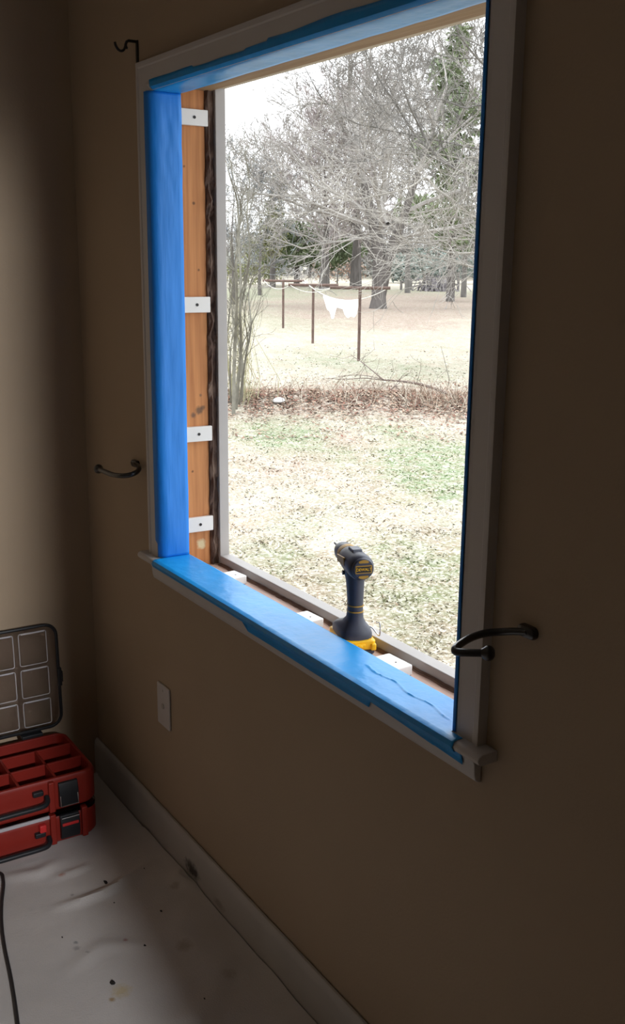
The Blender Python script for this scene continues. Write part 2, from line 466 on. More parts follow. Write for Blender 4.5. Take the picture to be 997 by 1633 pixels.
# ================================================================ SHIMS
def shim(name, dims, loc, rot, label, face):
    """white plastic shim: a plate with a screw or a peg hole"""
    r = empty(name, loc); r.rotation_euler = rot
    a, b, c = dims
    MB().box(-a / 2, a / 2, -b / 2, b / 2, 0, c).build('plate', M['shim'], r, bevel=.0015)
    if face == 'screw':
        MB().lathe([(.0001, c), (.0036, c), (.0036, c + .0012), (.0016, c + .0014), (.0016, c + .0006), (.0001, c + .0006)], n=12).build('screw', M['dark_bracket'], r)
    tag(r, label, 'shim', 'white shims around the window opening')
    return r
pos = ['at the top of the orange stud under the head tape', 'on the orange stud, second from the top', 'on the orange stud, third from the top', 'at the bottom of the orange stud above the sill']
for (z, tilt, hz), txt in zip([(1.836, -.02, .035), (1.4204, 0, .0365), (1.1128, .05, .0365), (.8869, .03, .037)], pos):
    # lies against the stud, facing +x
    s_ = shim('shim', (hz, .070, .0105), (OX0 + .0004, .0945, z), (0, PI / 2, 0), 'white shim screwed %s' % txt, 'screw')
    s_.rotation_euler = (tilt, PI / 2, 0)
bl = [((-2.085, .1000), .055, .046, .1, "white shim block on the rough sill, farthest left near the corner"),
      ((-1.745, .0955), .062, .046, .05, "white shim block on the rough sill midway, left of the cordless drill"),
      ((-1.452, .0995), .072, .046, 0.03, "white shim block on the rough sill right of the cordless drill")]
for (x, y), a, b, rz, lab in bl:
    r = empty('shim', (x, y, .7785), rz)
    q = MB().prism(rrect(-a / 2, a / 2, -b / 2, b / 2, .004), 0, .020, 'z')
    q.build('block', M['shim'], r, bevel=.002)
    MB().lathe([(.0001, 0), (.0065, 0), (.0065, .0012), (.0001, .0012)], (a * .30, -b / 2 - .0001, .010), 'y', 14).build('hole', M['dark_bracket'], r)
    MB().lathe([(.0001, .0199), (.002, .0199), (.002, .0204), (.0001, .0204)], (a * .12, .004, 0), 'z', 10).build('screw', M['dark_bracket'], r)
    tag(r, lab, 'shim', 'white shims around the window opening')

# ================================================================ OUTLET PLATE
r = empty('wall_plate', (-2.270, -.0005, .4137))
MB().prism(rrect(-.0365, .0365, -.0565, .0565, .004), 0, -.0055, 'y').build('plate', M['trim'], r, bevel=.002)
MB().lathe([(.0001, -.0054), (.0075, -.0054), (.0075, -.0075), (.0045, -.0078), (.0001, -.0078)], (0, 0, 0), 'y', 16).build('jack', mat('jack', (.45, .42, .39), .5), r)
for z in (-.042, .042):
    MB().lathe([(.0001, -.0054), (.0032, -.0054), (.003, -.0066), (.0001, -.0068)], (0, 0, z), 'y', 12).build('screw', M['trim'], r)
tag(r, 'off-white cable wall plate on the tan wall below the window', 'wall plate')

# ================================================================ CURTAIN HARDWARE
def holdback(base, path, knob, rod, label):
    """a flat oval plate on the wall, a curved rod and an end knob; points in room coordinates"""
    b0, b1, bz = base
    o_ = Vector(((b0 + b1) / 2, 0, bz))
    r = empty('curtain_holdback', o_)
    pl_ = rrect(b0 - o_.x, b1 - o_.x, -.0095, .0095, .009, 6)
    MB().loft([[(x, -.0005, z) for x, z in pl_], [(x, -.005, z) for x, z in pl_], [(x * .93, -.0085, z * .85) for x, z in pl_], [(x * .8, -.0100, z * .55) for x, z in pl_]]).build('base', M['black_metal'], r, smooth=True)
    P_ = smooth_path([Vector(p) - o_ for p in path], 7)
    MB().tube(P_, rod, 14).build('arm', M['black_metal'], r, smooth=True)
    kn = MB().lathe([(.0001, -.85), (.55, -.8), (.72, -.5), (1.0, -.15), (1.03, .25), (.85, .65), (.5, .9), (.0001, .97)], (0, 0, 0), 'z', 24)
    d = (Vector(path[-1]) - Vector(path[-2])).normalized()
    q = d.to_track_quat('Z', 'Y').to_matrix()
    c0 = Vector(path[-1]) - o_ + d * knob * .4
    kn.v = [tuple(q @ (Vector(p) * knob) + c0) for p in kn.v]
    kn.build('knob', M['black_metal'], r, smooth=True)
    tag(r, label, 'curtain holdback', 'curtain holdbacks beside the window')
    return r
holdback((-1.018, -.982, 1.0215), [(-.998, -.006, 1.022), (-1.020, -.012, 1.017), (-1.038, -.020, 1.012), (-1.051, -.036, 1.009), (-1.056, -.057, 1.005), (-1.052, -.080, 1.002), (-1.045, -.097, 1.0), (-1.037, -.101, .998), (-1.024, -.090, .999), (-1.010, -.074, 1.0)], .0108, .0056,
         'black metal curtain holdback on the wall to the right of the window')
holdback((-2.428, -2.388, 1.021), [(-2.405, -.006, 1.021), (-2.375, -.011, 1.0205), (-2.353, -.018, 1.018), (-2.342, -.030, 1.013), (-2.342, -.048, 1.008), (-2.357, -.063, 1.005), (-2.390, -.073, 1.003), (-2.430, -.076, 1.003), (-2.468, -.077, 1.003)], .0118, .0064,
         'black metal curtain holdback on the wall to the left of the window')

r = empty('curtain_rod_bracket', (-2.3285, 0, 1.9775))
MB().box(-.005, .005, -.004, -.0005, -.024, .022).build('wall_plate', M['dark_bracket'], r, bevel=.001)
arm = smooth_path([(0, -.003, .019), (0, -.022, .0185), (0, -.026, .017)], 4)
MB().tube([(0, -.003, .019), (0, -.022, .019), (0, -.027, .016), (0, -.0295, .010), (0, -.0285, .004), (0, -.0255, .0035)], .0032, 8).build('arm', M['dark_bracket'], r, smooth=True)
MB().tube(smooth_path([(0, -.028, .013), (0, -.033, .000), (0, -.040, -.004), (0, -.047, -.002), (0, -.053, .006), (0, -.0545, .013)], 4), .0029, 8).build('cradle', M['dark_bracket'], r, smooth=True)
tag(r, 'small dark curtain rod bracket above the upper left corner of the casing', 'curtain bracket')

# ================================================================ DROP CLOTH
def seg_d(px, py, pts):
    best = 9; bt = 0
    n = len(pts) - 1
    for i in range(n):
        ax, ay = pts[i]; bx, by = pts[i + 1]
        dx, dy = bx - ax, by - ay
        t = max(0, min(1, ((px - ax) * dx + (py - ay) * dy) / (dx * dx + dy * dy)))
        d = math.hypot(px - ax - dx * t, py - ay - dy * t)
        if d < best:
            best = d; bt = (i + t) / n
            side = (px - ax) * dy - (py - ay) * dx
    return best, bt, side
folds = [  # (polyline, height, width)
    ([(-2.17, -.34), (-2.165, -.275), (-2.17, -.20), (-2.20, -.13), (-2.23, -.07)], .013, .014),
    ([(-2.29, -.31), (-2.29, -.25), (-2.30, -.20)], .006, .012),
    ([(-2.36, -.42), (-2.33, -.33), (-2.36, -.27)], .008, .02),
    ([(-1.80, -.06), (-1.69, -.17), (-1.63, -.32)], .006, .03),
    ([(-2.16, -.02), (-2.12, -.045), (-2.05, -.02)], .016, .016),
    ([(-2.05, -.06), (-1.93, -.13), (-1.78, -.10)], .005, .025),
    ([(-1.92, -.42), (-1.98, -.30), (-1.90, -.17)], .004, .02),
]
def cloth_h(x, y):
    h = .0045 + .0022 * (1 + noise.noise(Vector((x * 4, y * 4, 0)))) + .0016 * (1 + noise.noise(Vector((x * 11, y * 11, 4))))
    if x < -2.40 and y > -.60 and x > -2.74: return min(h, .0085)      # pressed flat under the boxes
    for pts, hh, ww in folds:
        d, t, side = seg_d(x, y, pts)
        if d < ww * 3:
            k = math.sin(PI * min(1, max(0, t)) * .9 + .15)
            h += hh * math.exp(-(d / ww) ** 2) * k
    if y > -.05: h += .010 * ((y + .05) / .035) ** 2 * (.6 + .8 * noise.noise(Vector((x * 8, 1, 1))))
    return max(h, .002)
mb = MB(); rows = []
nx, ny = 330, 190
for i in range(nx):
    x = -2.752 + 4.40 * (i / (nx - 1)) ** 1.5
    row = []
    for j in range(ny):
        y = -.0175 - 3.3 * (j / (ny - 1)) ** 1.8
        row.append((x, y, cloth_h(x, y)))
    rows.append(row)
mb.loft(rows, cap=False, closed=False)
# canvas: soil marks and a few paint stains stay in the material
def cloth_mat():
    m = M['cloth']; t = m.node_tree; b = t.nodes['Principled BSDF']
    base = b.inputs['Base Color'].links[0].from_socket
    tcn = t.nodes.new('ShaderNodeTexCoord')
    for (x, y, rad, col, amt) in [(-1.815, -.318, .022, (.52, .38, .10), .5), (-1.80, -.345, .008, (.35, .22, .08), .8), (-1.967, -.2465, .007, (.30, .08, .07), .8),
                                  (-2.0, -.35, .009, (.25, .23, .24), .6), (-2.02, -.345, .006, (.2, .2, .2), .7), (-1.97, -.335, .006, (.2, .2, .2), .7), (-2.29, -.285, .010, (.45, .18, .12), .7),
                                  (-2.2, -.29, .005, (.25, .2, .2), .6), (-1.88, -.14, .02, (.28, .22, .16), .5), (-2.10, -.06, .014, (.25, .2, .15), .5), (-1.74, -.10, .018, (.3, .22, .16), .4)]:
        v = t.nodes.new('ShaderNodeVectorMath'); v.operation = 'DISTANCE'; v.inputs[1].default_value = (x, y, .008)
        t.links.new(tcn.outputs['Object'], v.inputs[0])
        n = t.nodes.new('ShaderNodeTexNoise'); n.inputs['Scale'].default_value = 120
        t.links.new(tcn.outputs['Object'], n.inputs['Vector'])
        ad = t.nodes.new('ShaderNodeMath'); ad.operation = 'MULTIPLY_ADD'; ad.inputs[1].default_value = rad * 1.2
        t.links.new(n.outputs['Fac'], ad.inputs[0]); t.links.new(v.outputs['Value'], ad.inputs[2])
        r = t.nodes.new('ShaderNodeMapRange'); r.inputs['From Min'].default_value = rad * 1.8; r.inputs['From Max'].default_value = rad * .9
        r.inputs['To Max'].default_value = amt
        t.links.new(ad.outputs[0], r.inputs['Value'])
        mx = t.nodes.new('ShaderNodeMix'); mx.data_type = 'RGBA'; mx.inputs[7].default_value = (*col, 1)
        t.links.new(r.outputs[0], mx.inputs['Factor']); t.links.new(base, mx.inputs[6]); base = mx.outputs[2]
    t.links.new(base, b.inputs['Base Color'])
cloth_mat()
dc = mb.build('drop_cloth', M['cloth'], smooth=True)
tag(dc, 'wrinkled off-white canvas drop cloth spread over the floor along the window wall', 'drop cloth')

# cord on the cloth
pts = smooth_path([(-2.44, -.52, .02), (-2.385, -.425, .014), (-2.34, -.418, .011), (-2.25, -.448, .011), (-2.17, -.471, .011), (-2.08, -.490, .010), (-1.97, -.508, .010), (-1.83, -.536, .010), (-1.6, -.59, .011)], 8)
pts = [(p.x, p.y, cloth_h(p.x, p.y) + .0035) for p in pts]
M['cord'] = mat('black_cord', (.02, .018, .02), .55)
tag(MB().tube(pts, .0042, 8).build('power_cord', M['cord'], smooth=True), 'thin black cord lying on the drop cloth in front of the red boxes', 'cord')

# crumbs of debris
rnd = random.Random(3)
M['crumb'] = mat('dark_debris', (.015, .011, .01), .9)
deb = [(-2.2069, -.2016, .0085, 'largest dark crumb on the cloth, beside the long wrinkle'), (-1.8485, -.3239, .0095, 'dark flake on the cloth nearest the front edge of the picture'),
       (-1.9254, -.2167, .0050, 'dark crumb on the cloth at the edge of the shade'), (-2.0283, -.1304, .0042, 'dark crumb on the cloth in the shade near the baseboard'),
       (-2.1172, -.2141, .0036, 'tiny dark crumb on the cloth just past the long wrinkle'), (-1.695, -.1811, .0035, 'tiny dark crumb on the cloth nearest the baseboard'),
       (-2.0533, -.3659, .0035, 'tiny dark crumb on the lit cloth towards the black cord'), (-2.2073, -.097, .003, 'tiny dark crumb on the shaded cloth near the far baseboard')]
for x, y, s_, lab in deb:
    g = MB(); n = 7; rings = []
    for k, (rr, hh) in enumerate([(.5, 0), (1.0, .15), (.8, .5), (.35, .7)]):
        rings.append([(math.cos(2 * PI * i / n) * s_ * rr * rnd.uniform(.5, 1.3), math.sin(2 * PI * i / n) * s_ * rr * rnd.uniform(.4, .9) * .8, hh * s_ * .7) for i in range(n)])
    g.loft(rings)
    o = g.build('debris_crumb', M['crumb']); o.location = (x, y, cloth_h(x, y) - .0004)
    tag(o, lab, 'debris', 'dark crumbs on the drop cloth')

# ================================================================ TOOL ORGANIZERS
M['red'] = mat('red_plastic', (.27, .017, .009), .45, var=.08, vscale=20, spec=.5)
M['redbtn'] = mat('red_button', (.62, .03, .03), .35)
M['blk'] = mat('black_plastic', (.014, .015, .018), .38)
M['clear'] = mat('clear_lid_plastic', (.80, .78, .80), .22, spec=.5, trans=1.0)
M['clear'].node_tree.nodes['Principled BSDF'].inputs['IOR'].default_value = 1.2
M['haze'] = mat('frosted_lid_rib', (.85, .82, .86), .25, trans=.45)
M['steel'] = mat('bright_wire', (.55, .55, .57), .25, metal=1.0)
BX0, BX1, BY0, BY1 = -2.700, -2.435, -.560, -.128
def body_outline(g=0.0):
    return rrect(BX0 + g, BX1 - g, BY0 + g, BY1 - g, .035 - g * .6, 6)
def lidded_cells(z0, z1, parent, open_top):
    """tray of cells: outer shell with dividers, open from above"""
    mb = MB()
    out = body_outline(); inn = body_outline(.012); n = len(out)
    zb = z0 + .006
    mb.loft([[(x, y, z0) for x, y in body_outline(.008)], [(x, y, z0 + .012) for x, y in out], [(x, y, z1 - .010) for x, y in out], [(x, y, z1) for x, y in body_outline(.004)],
             [(x, y, z1) for x, y in inn], [(x, y, zb) for x, y in body_outline(.016)]])
    o = mb.build('body', M['red'], parent, smooth=False, bevel=.0015)
    return o
def dividers(z0, z1, parent):
    xs = [-2.618, -2.530]
    def wall(x0, x1, y0, y1):
        t = .0035
        return MB().box(x0 - t if x0 == x1 else x0, x1 + t if x0 == x1 else x1, y0 - t if y0 == y1 else y0, y1 + t if y0 == y1 else y1, z0 + .006, z1 - .002)
    for x in xs: wall(x, x, BY0 + .012, BY1 - .012).build('divider', M['red'], parent, bevel=.001)
    for y in (-.2385, -.336, -.434, -.53): wall(xs[0], BX1 - .012, y, y).build('divider', M['red'], parent, bevel=.001)
def front_gear(z0, z1, parent, which):
    """on the face at x = BX1: raised posts, handle, latches"""
    zc = (z0 + z1) / 2
    # red posts flanking the latch
    for y in (-.257, -.171):
        if which == 'low' or y < -.2:
            MB().box(BX1 - .01, BX1 + .010, y - .008, y + .008, z0 + .004, z1 - .002).build('post', M['red'], parent, bevel=.003)
    # latch
    la = empty('latch', (0, 0, 0)); la.parent = parent
    la.name = 'latch_set'
    q = MB().prism([(BX1 - .004, z0 + .012), (BX1 + .010, z0 + .014), (BX1 + .014, z0 + .030), (BX1 + .013, z1 - .035), (BX1 + .006, z1 - .012), (BX1 - .004, z1 - .010)], -.238, -.186, 'y')
    bpy.data.objects.remove(la)
    lat = q.build('latch', M['blk'], parent, bevel=.002)
    if which == 'top':
        MB().tube([(BX1 + .013, -.236, z1 - .045), (BX1 + .016, -.236, z0 + .018), (BX1 + .016, -.189, z0 + .018), (BX1 + .013, -.189, z1 - .045)], .0016, 8).build('wire_bail', M['steel'], lat)
    else:
        MB().box(BX1 + .006, BX1 + .0155, -.235, -.190, z1 - .040, z1 - .032).build('latch_grip', M['redbtn'], lat, bevel=.002)
        MB().tube([(BX1 + .014, -.236, z1 - .016), (BX1 + .015, -.189, z1 - .016)], .002, 8).build('wire_bail', M['steel'], lat)
    # carrying handle: bar on two mounts
    zb = z0 + (.040 if which == 'top' else .016)
    h = MB().tube(smooth_path([(BX1 + .004, -.270, zb + .012), (BX1 + .020, -.274, zb + .004), (BX1 + .028, -.292, zb), (BX1 + .029, -.350, zb), (BX1 + .028, -.420, zb), (BX1 + .020, -.440, zb + .004), (BX1 + .004, -.444, zb + .012)], 5), .0072, 10)
    h.build('handle', M['blk'], parent, smooth=True)
    for y in (-.293, -.420):
        MB().box(BX1 - .004, BX1 + .012, y - .014, y + .014, zb + .020, zb + .034).build('handle_mount', M['blk'], parent, bevel=.003)
    if which == 'low':
        for y in (-.286, -.428):
            MB().box(BX1 - .003, BX1 + .0145, y - .009, y + .009, z0 + .050, z0 + .071).build('red_button', M['redbtn'], parent, bevel=.003)
# lower box, closed
lo = empty('parts_organizer', (0, 0, .0115))
lidded_cells(0, .078, lo, False)
dividers(0, .077, lo)
lid = MB().loft([[(x, y, .0785) for x, y in body_outline(0)], [(x, y, .090) for x, y in body_outline(0)], [(x, y, .0925) for x, y in body_outline(.006)]]).build('lid', M['clear'], lo, bevel=.001)
front_gear(0, .092, lo, 'low')
MB().box(BX1 - .002, BX1 + .004, BY0 + .05, -.265, .079, .088).build('lid_lip', M['haze'], lo, bevel=.001)
tag(lo, 'red parts organizer with closed clear lid, lower of the stacked pair, on the drop cloth', 'tool box', 'stacked red parts organizers')
# upper box, open
up = empty('parts_organizer', (0, 0, .1055))
lidded_cells(0, .0945, up, True)
dividers(0, .0945, up)
front_gear(0, .092, up, 'top')
# hinged lid standing up
LX = -2.715; lz0, lz1 = .108, .412
oy0, oy1 = BY0 + .006, -.128
lo_ = rrect(oy0, oy1, lz0, lz1, .035, 6); li_ = rrect(oy0 + .008, oy1 - .008, lz0 + .008, lz1 - .008, .030, 6)
def tilt(mb):
    mb.v = [(p[0] - (p[2] - lz0) * .05, p[1], p[2]) for p in mb.v]; return mb
rim = MB().tube([(LX, y, z) for y, z in lo_ + lo_[:1]], .0048, 8)
lidp = tilt(MB().prism(rrect(oy0 + .003, oy1 - .003, lz0 + .003, lz1 - .003, .033, 6), LX - .0025, LX + .0012, 'x')).build('lid', M['clear'], up)
tilt(rim).build('lid_seal', M['blk'], lidp, smooth=True)
tilt(MB().box(LX - .006, LX + .008, oy1 - .004, oy1 + .007, .226, .280)).build('lid_catch', M['blk'], lidp, bevel=.002)
tilt(MB().box(LX - .006, LX + .004, oy1 + .006, oy1 + .011, .236, .268)).build('lid_catch', M['blk'], lidp, bevel=.001)
# moulded frames on the lid above every cell
ribs = MB()
for k, (za, zb_) in enumerate([(.122, .197), (.209, .292), (.304, .398)]):
    for c in range(4):
        y1_ = oy1 - .030 - c * .094; y0_ = y1_ - .078
        fr = rrect(y0_, y1_, za, zb_, .006, 3); t = .0012
        ribs.tube([(LX + .003, y, z) for y, z in fr + fr[:1]], t, 6, cap=False)
for za in (.196, .291, .397):
    for c in range(4):
        y1_ = oy1 - .036 - c * .094
        ribs.tube([(LX + .004, y1_ - .066, za), (LX + .004, y1_, za)], .0024, 6)
tilt(ribs).build('lid_ribs', M['haze'], lidp, smooth=True)
for y in (-.22, -.45):
    MB().box(BX0 - .016, BX0 + .004, y - .03, y + .03, .092, .104).build('hinge', M['blk'], up, bevel=.003)
tag(up, 'red parts organizer with empty cells and raised clear lid, upper of the stacked pair', 'tool box', 'stacked red parts organizers')

# ================================================================ CORDLESS DRILL
M['dgrey'] = mat('charcoal_rubber', (.045, .050, .075), .45, spec=.5)
M['dgrey2'] = mat('charcoal_shell', (.10, .11, .14), .40)
M['yel'] = mat('yellow_plastic', (1.0, .56, .01), .38)
M['ochre'] = mat('dark_yellow_plastic', (.45, .25, .03), .45)
dr = empty('cordless_drill', (-1.575, .100, .7785), math.radians(163))
DZ = .181          # motor axis height
def dpart(mb, name, m_, parent=None, **k): return mb.build(name, m_, parent or dr, **k)
# battery: black lower half, yellow upper half (local +x is forward)
def slab(x0, x1, hy, z0, z1, r, zt=0):
    return MB().loft([[(x, y, z0) for x, y in rrect(x0 + .003, x1 - .003, -hy + .003, hy - .003, r)], [(x, y, z0 + .004) for x, y in rrect(x0, x1, -hy, hy, r)],
                      [(x, y, z1 - .004) for x, y in rrect(x0, x1, -hy, hy, r)], [(x, y, z1) for x, y in rrect(x0 + .003 + zt, x1 - .003 - zt, -hy + .003 + zt, hy - .003 - zt, r)]])
bat = dpart(slab(-.034, .070, .0325, .0, .014, .007), 'battery', M['dgrey'], bevel=.001)
ysl = dpart(slab(-.036, .066, .0335, .0125, .034, .008, .002), 'battery_shell', M['yel'], bat, bevel=.001)
dpart(MB().box(-.041, -.034, -.010, .010, .019, .027).box(-.043, -.036, -.004, .004, .020, .025), 'release_button', M['yel'], bat, bevel=.0015)
dpart(MB().box(-.041, -.030, -.033, -.022, .012, .026), 'battery_corner', M['yel'], bat, bevel=.003)
# foot flaring from the battery up to the grip, grip and motor housing as one lofted shell
def oval(cx, z, ax, ay, n=20, p=2.4):
    out = []
    for k in range(n):
        t = 2 * PI * k / n; c, s_ = math.cos(t), math.sin(t)
        out.append((cx + ax * abs(c) ** (2 / p) * (1 if c >= 0 else -1), ay * abs(s_) ** (2 / p) * (1 if s_ >= 0 else -1), z))
    return out
grip = MB().loft([oval(.016, .032, .049, .0325, p=4), oval(.016, .042, .049, .0325, p=4), oval(.013, .050, .042, .030, p=3.5), oval(.004, .060, .026, .0215, p=3), oval(.000, .070, .0185, .0165),
                  oval(-.001, .085, .0165, .0150), oval(-.001, .100, .0168, .0150), oval(.000, .115, .0180, .0158), oval(.001, .130, .0190, .0165), oval(.003, .145, .0215, .0175), oval(.005, .158, .0255, .020), oval(.006, .170, .030, .021)])
dpart(grip, 'grip', M['dgrey'], smooth=True)
for z in (.0845, .0965):
    dpart(MB().loft([oval(-.001, z - .0011, .0168, .0153), oval(-.001, z - .0011, .0180, .0164), oval(-.001, z + .0011, .0180, .0164), oval(-.001, z + .0011, .0168, .0153)]), 'grip_band', M['ochre'], smooth=True)
dpart(MB().prism([(.016, .118), (.024, .118), (.0275, .134), (.027, .150), (.018, .154)], -.0075, .0075, 'y'), 'trigger', M['blk'], bevel=.002)
dpart(MB().lathe([(.0001, -.0225), (.0045, -.0225), (.0045, .0225), (.0001, .0225)], (.014, 0, .158), 'y', 12), 'direction_switch', M['blk'])
# motor housing
motor = MB().lathe([(.0001, -.045), (.018, -.0445), (.0235, -.041), (.0262, -.034), (.0268, -.020), (.0262, .000), (.0262, .020), (.0245, .036), (.0215, .048), (.0001, .050)], (0, 0, DZ), 'x', 32)
motor.v = [(x, y * .96, z if z < DZ else DZ + (z - DZ) * .94) for x, y, z in motor.v]
dpart(motor, 'motor_housing', M['dgrey'], smooth=True)
dpart(MB().lathe([(.0001, .044), (.0215, .045), (.0215, .060), (.0185, .068), (.0001, .069)], (0, 0, DZ), 'x', 28), 'gear_collar', M['ochre'], smooth=False, bevel=.001)
dpart(MB().lathe([(.0001, .066), (.0190, .067), (.0195, .082), (.0150, .098), (.0085, .108), (.0001, .109)], (0, 0, DZ), 'x', 24), 'chuck', M['dgrey2'], smooth=False, bevel=.001)
dpart(MB().lathe([(.0001, .106), (.0032, .106), (.0032, .130), (.0020, .133), (.0020, .146), (.0003, .149)], (0, 0, DZ), 'x', 10), 'driver_bit', M['dgrey2'])
for s_ in (-1, 1):
    q = MB()
    q.prism([(-.006, DZ - .004), (.040, DZ - .006), (.043, DZ + .007), (-.002, DZ + .012)], s_ * .0225, s_ * .0262, 'y')
    dpart(q, 'side_panel', M['ochre'], bevel=.001)
dpart(MB().prism([(-.012, DZ + .021), (.022, DZ + .021), (.020, DZ + .028), (-.008, DZ + .0285)], -.010, .010, 'y'), 'top_ridge', M['dgrey2'], bevel=.002)
# rear cap with yellow accents and the name plate
cap = dpart(MB().lathe([(.0001, -.0485), (.0195, -.048), (.0215, -.045), (.0215, -.040), (.0001, -.040)], (0, 0, DZ), 'x', 32), 'rear_cap', M['dgrey'], bevel=.0008)
def arc_piece(sg):
    pts = []
    for k in range(9):
        t = math.radians(90 - 33 + 66 * k / 8); pts.append((math.cos(t) * .0185, DZ + sg * math.sin(t) * .0185))
    pts += [(-.009, DZ + sg * .0125), (.009, DZ + sg * .0125)]
    return MB().prism(pts, -.0492, -.0478, 'x')
for sg in (1, -1): dpart(arc_piece(sg), 'accent', M['ochre'], cap)
fr = MB().prism(rrect(-.0165, .0165, DZ - .0078, DZ + .0078, .002), -.0492, -.0478, 'x')
pl = dpart(fr, 'name_plate', M['ochre'], cap)
dpart(MB().prism(rrect(-.0145, .0145, DZ - .0058, DZ + .0058, .001), -.0496, -.0490, 'x'), 'plate_panel', M['blk'], cap)
tx = bpy.data.curves.new('lettering', 'FONT'); tx.body = 'DEWALT'; tx.size = .0082; tx.extrude = .0002; tx.align_x = 'CENTER'; tx.align_y = 'CENTER'
tx.materials.append(M['yel'])
to0 = bpy.data.objects.new('lettering_curve', tx); COL.objects.link(to0)
dgp = bpy.context.evaluated_depsgraph_get()
tme = bpy.data.meshes.new_from_object(to0.evaluated_get(dgp))
bpy.data.objects.remove(to0)
tme.transform(Matrix(((0, 0, -1, -.0498), (-.92, 0, 0, 0), (0, 1, 0, DZ), (0, 0, 0, 1))))
to = bpy.data.objects.new('lettering', tme); COL.objects.link(to); to.parent = cap
# wire belt hook
dpart(MB().tube(smooth_path([(.010, -.031, .046), (-.004, -.037, .044), (-.022, -.042, .036), (-.032, -.042, .044), (-.032, -.041, .064), (-.022, -.038, .062)], 5), .0013, 7), 'belt_hook', M['steel'], smooth=True)
tag(dr, 'cordless drill in charcoal and yellow standing on its battery on the rough sill', 'drill')

# ================================================================ OUTDOORS
G = -1.07
CAMX, CAMY = 0.0, -1.0
def pol(r, az):
    a = math.radians(az); return CAMX + r * math.cos(a), CAMY + r * math.sin(a)
rnd = random.Random(11)
# patches of the lawn: distance, bearing, half-size in distance (relative), half-size in bearing, green, brown
PATCH = [(15.6, 149.2, .085, 2.1, .95, 0), (15.9, 143.2, .05, 1.5, .6, 0), (13.6, 141.0, .10, 2.4, .95, 0), (12.5, 140.2, .09, 1.9, .9, 0), (15.2, 145.8, .06, 1.2, -.1, .35), (13.8, 146.2, .06, 1.0, .45, .1),
         (10.2, 148.0, .05, 1.4, .3, .1), (9.0, 150.0, .06, 1.6, .5, .2), (8.6, 140.5, .10, 2.4, .5, .1), (7.9, 142.4, .12, 1.8, .35, .2), (9.4, 143.6, .05, 1.3, .4, .1), (8.0, 147.5, .06, 1.5, .3, .35),
         (11.2, 145.0, .03, 2.5, .15, .1), (7.0, 140.0, .1, 2.5, .2, .25), (9.9, 141.0, .04, 2.0, .15, .3), (13.1, 148.5, .05, 2, -.1, .3), (17.4, 149.5, .06, 1.8, .2, .3),
         (19.3, 144.5, .08, 7.5, 0, 1.1), (18.7, 141.0, .06, 2.5, 0, .8), (20.8, 143.0, .05, 4.0, 0, .5), (24.5, 142.0, .08, 2.5, .35, .1), (27.5, 147.0, .10, 3.5, .35, 0), (33, 141.5, .06, 2.0, .2, 0),
         (47, 148.5, .20, 3.5, .45, .15), (48, 143.0, .22, 4.5, .15, .85), (60, 146.0, .18, 6.5, .35, .7), (74, 150.0, .16, 3.5, 1.0, 0), (78, 141.0, .13, 5.5, .75, .25), (83, 145, .10, 7, .7, .3), (66, 141.5, .12, 4, .3, .7),  # far grass and leaf tones with the shade under the trees painted in
         (56, 144.3, .06, 1.0, 0, 1.0)]
def lawn(x, y):
    r = math.hypot(x - CAMX, y - CAMY); az = math.degrees(math.atan2(y - CAMY, x - CAMX))
    lr = math.log(max(r, .1))
    wob = noise.noise(Vector((x * .35, y * .35, 0))) * .6 + noise.noise(Vector((x * 1.1, y * 1.1, 3))) * .4
    g = .06; b = .05
    for pr, pa, dr_, da, pg, pb in PATCH:
        d = ((lr - math.log(pr)) / dr_) ** 2 + ((az - pa) / da) ** 2
        if d < 6:
            k = math.exp(-d * .9) * (1 + wob * .9)
            g += 1.6 * pg * k; b += 1.3 * pb * k
    return g, b, r
def ground_z(x, y):
    r = math.hypot(x, y + 1)
    az = math.degrees(math.atan2(y + 1, x))
    z = G + .03 * noise.noise(Vector((x * .5, y * .5, 9))) + .012 * noise.noise(Vector((x * 2.3, y * 2.3, 2)))
    z += .13 * math.exp(-((r - 19.4) / 1.1) ** 2) * (1 + .5 * noise.noise(Vector((x, y, 5))))
    return z
import colorsys
STRAW = (.28, .258, .21); STRAW2 = (.18, .138, .102); GREEN = (.075, .115, .045); LEAF = (.135, .085, .065)
def mixc(a, b, t):
    t = max(0, min(1, t)); return tuple(a[i] * (1 - t) + b[i] * t for i in range(3))
def lawn_col(x, y, jit=0.0):
    g, b, r = lawn(x, y)
    n1 = noise.noise(Vector((x * .8, y * .8, 6)))
    n2 = noise.noise(Vector((x * 3.1, y * 3.1, 8)))
    far = (.30 if r < 9.6 else .22 if 11.6 < r < 18 else -.1)
    c = mixc(STRAW, STRAW2, .42 + far + .8 * n1 + .9 * n2 - (.35 if r > 22 else 0))
    c = mixc(c, (.27, .20, .155), 1.8 * (noise.noise(Vector((x * 1.5, y * 1.5, 21))) - .08))
    c = mixc(c, GREEN, g * (1 + .8 * n2) + .22 * max(0, n1) + jit * .22)
    c = mixc(c, LEAF, b * (1 + .5 * n2))
    return c
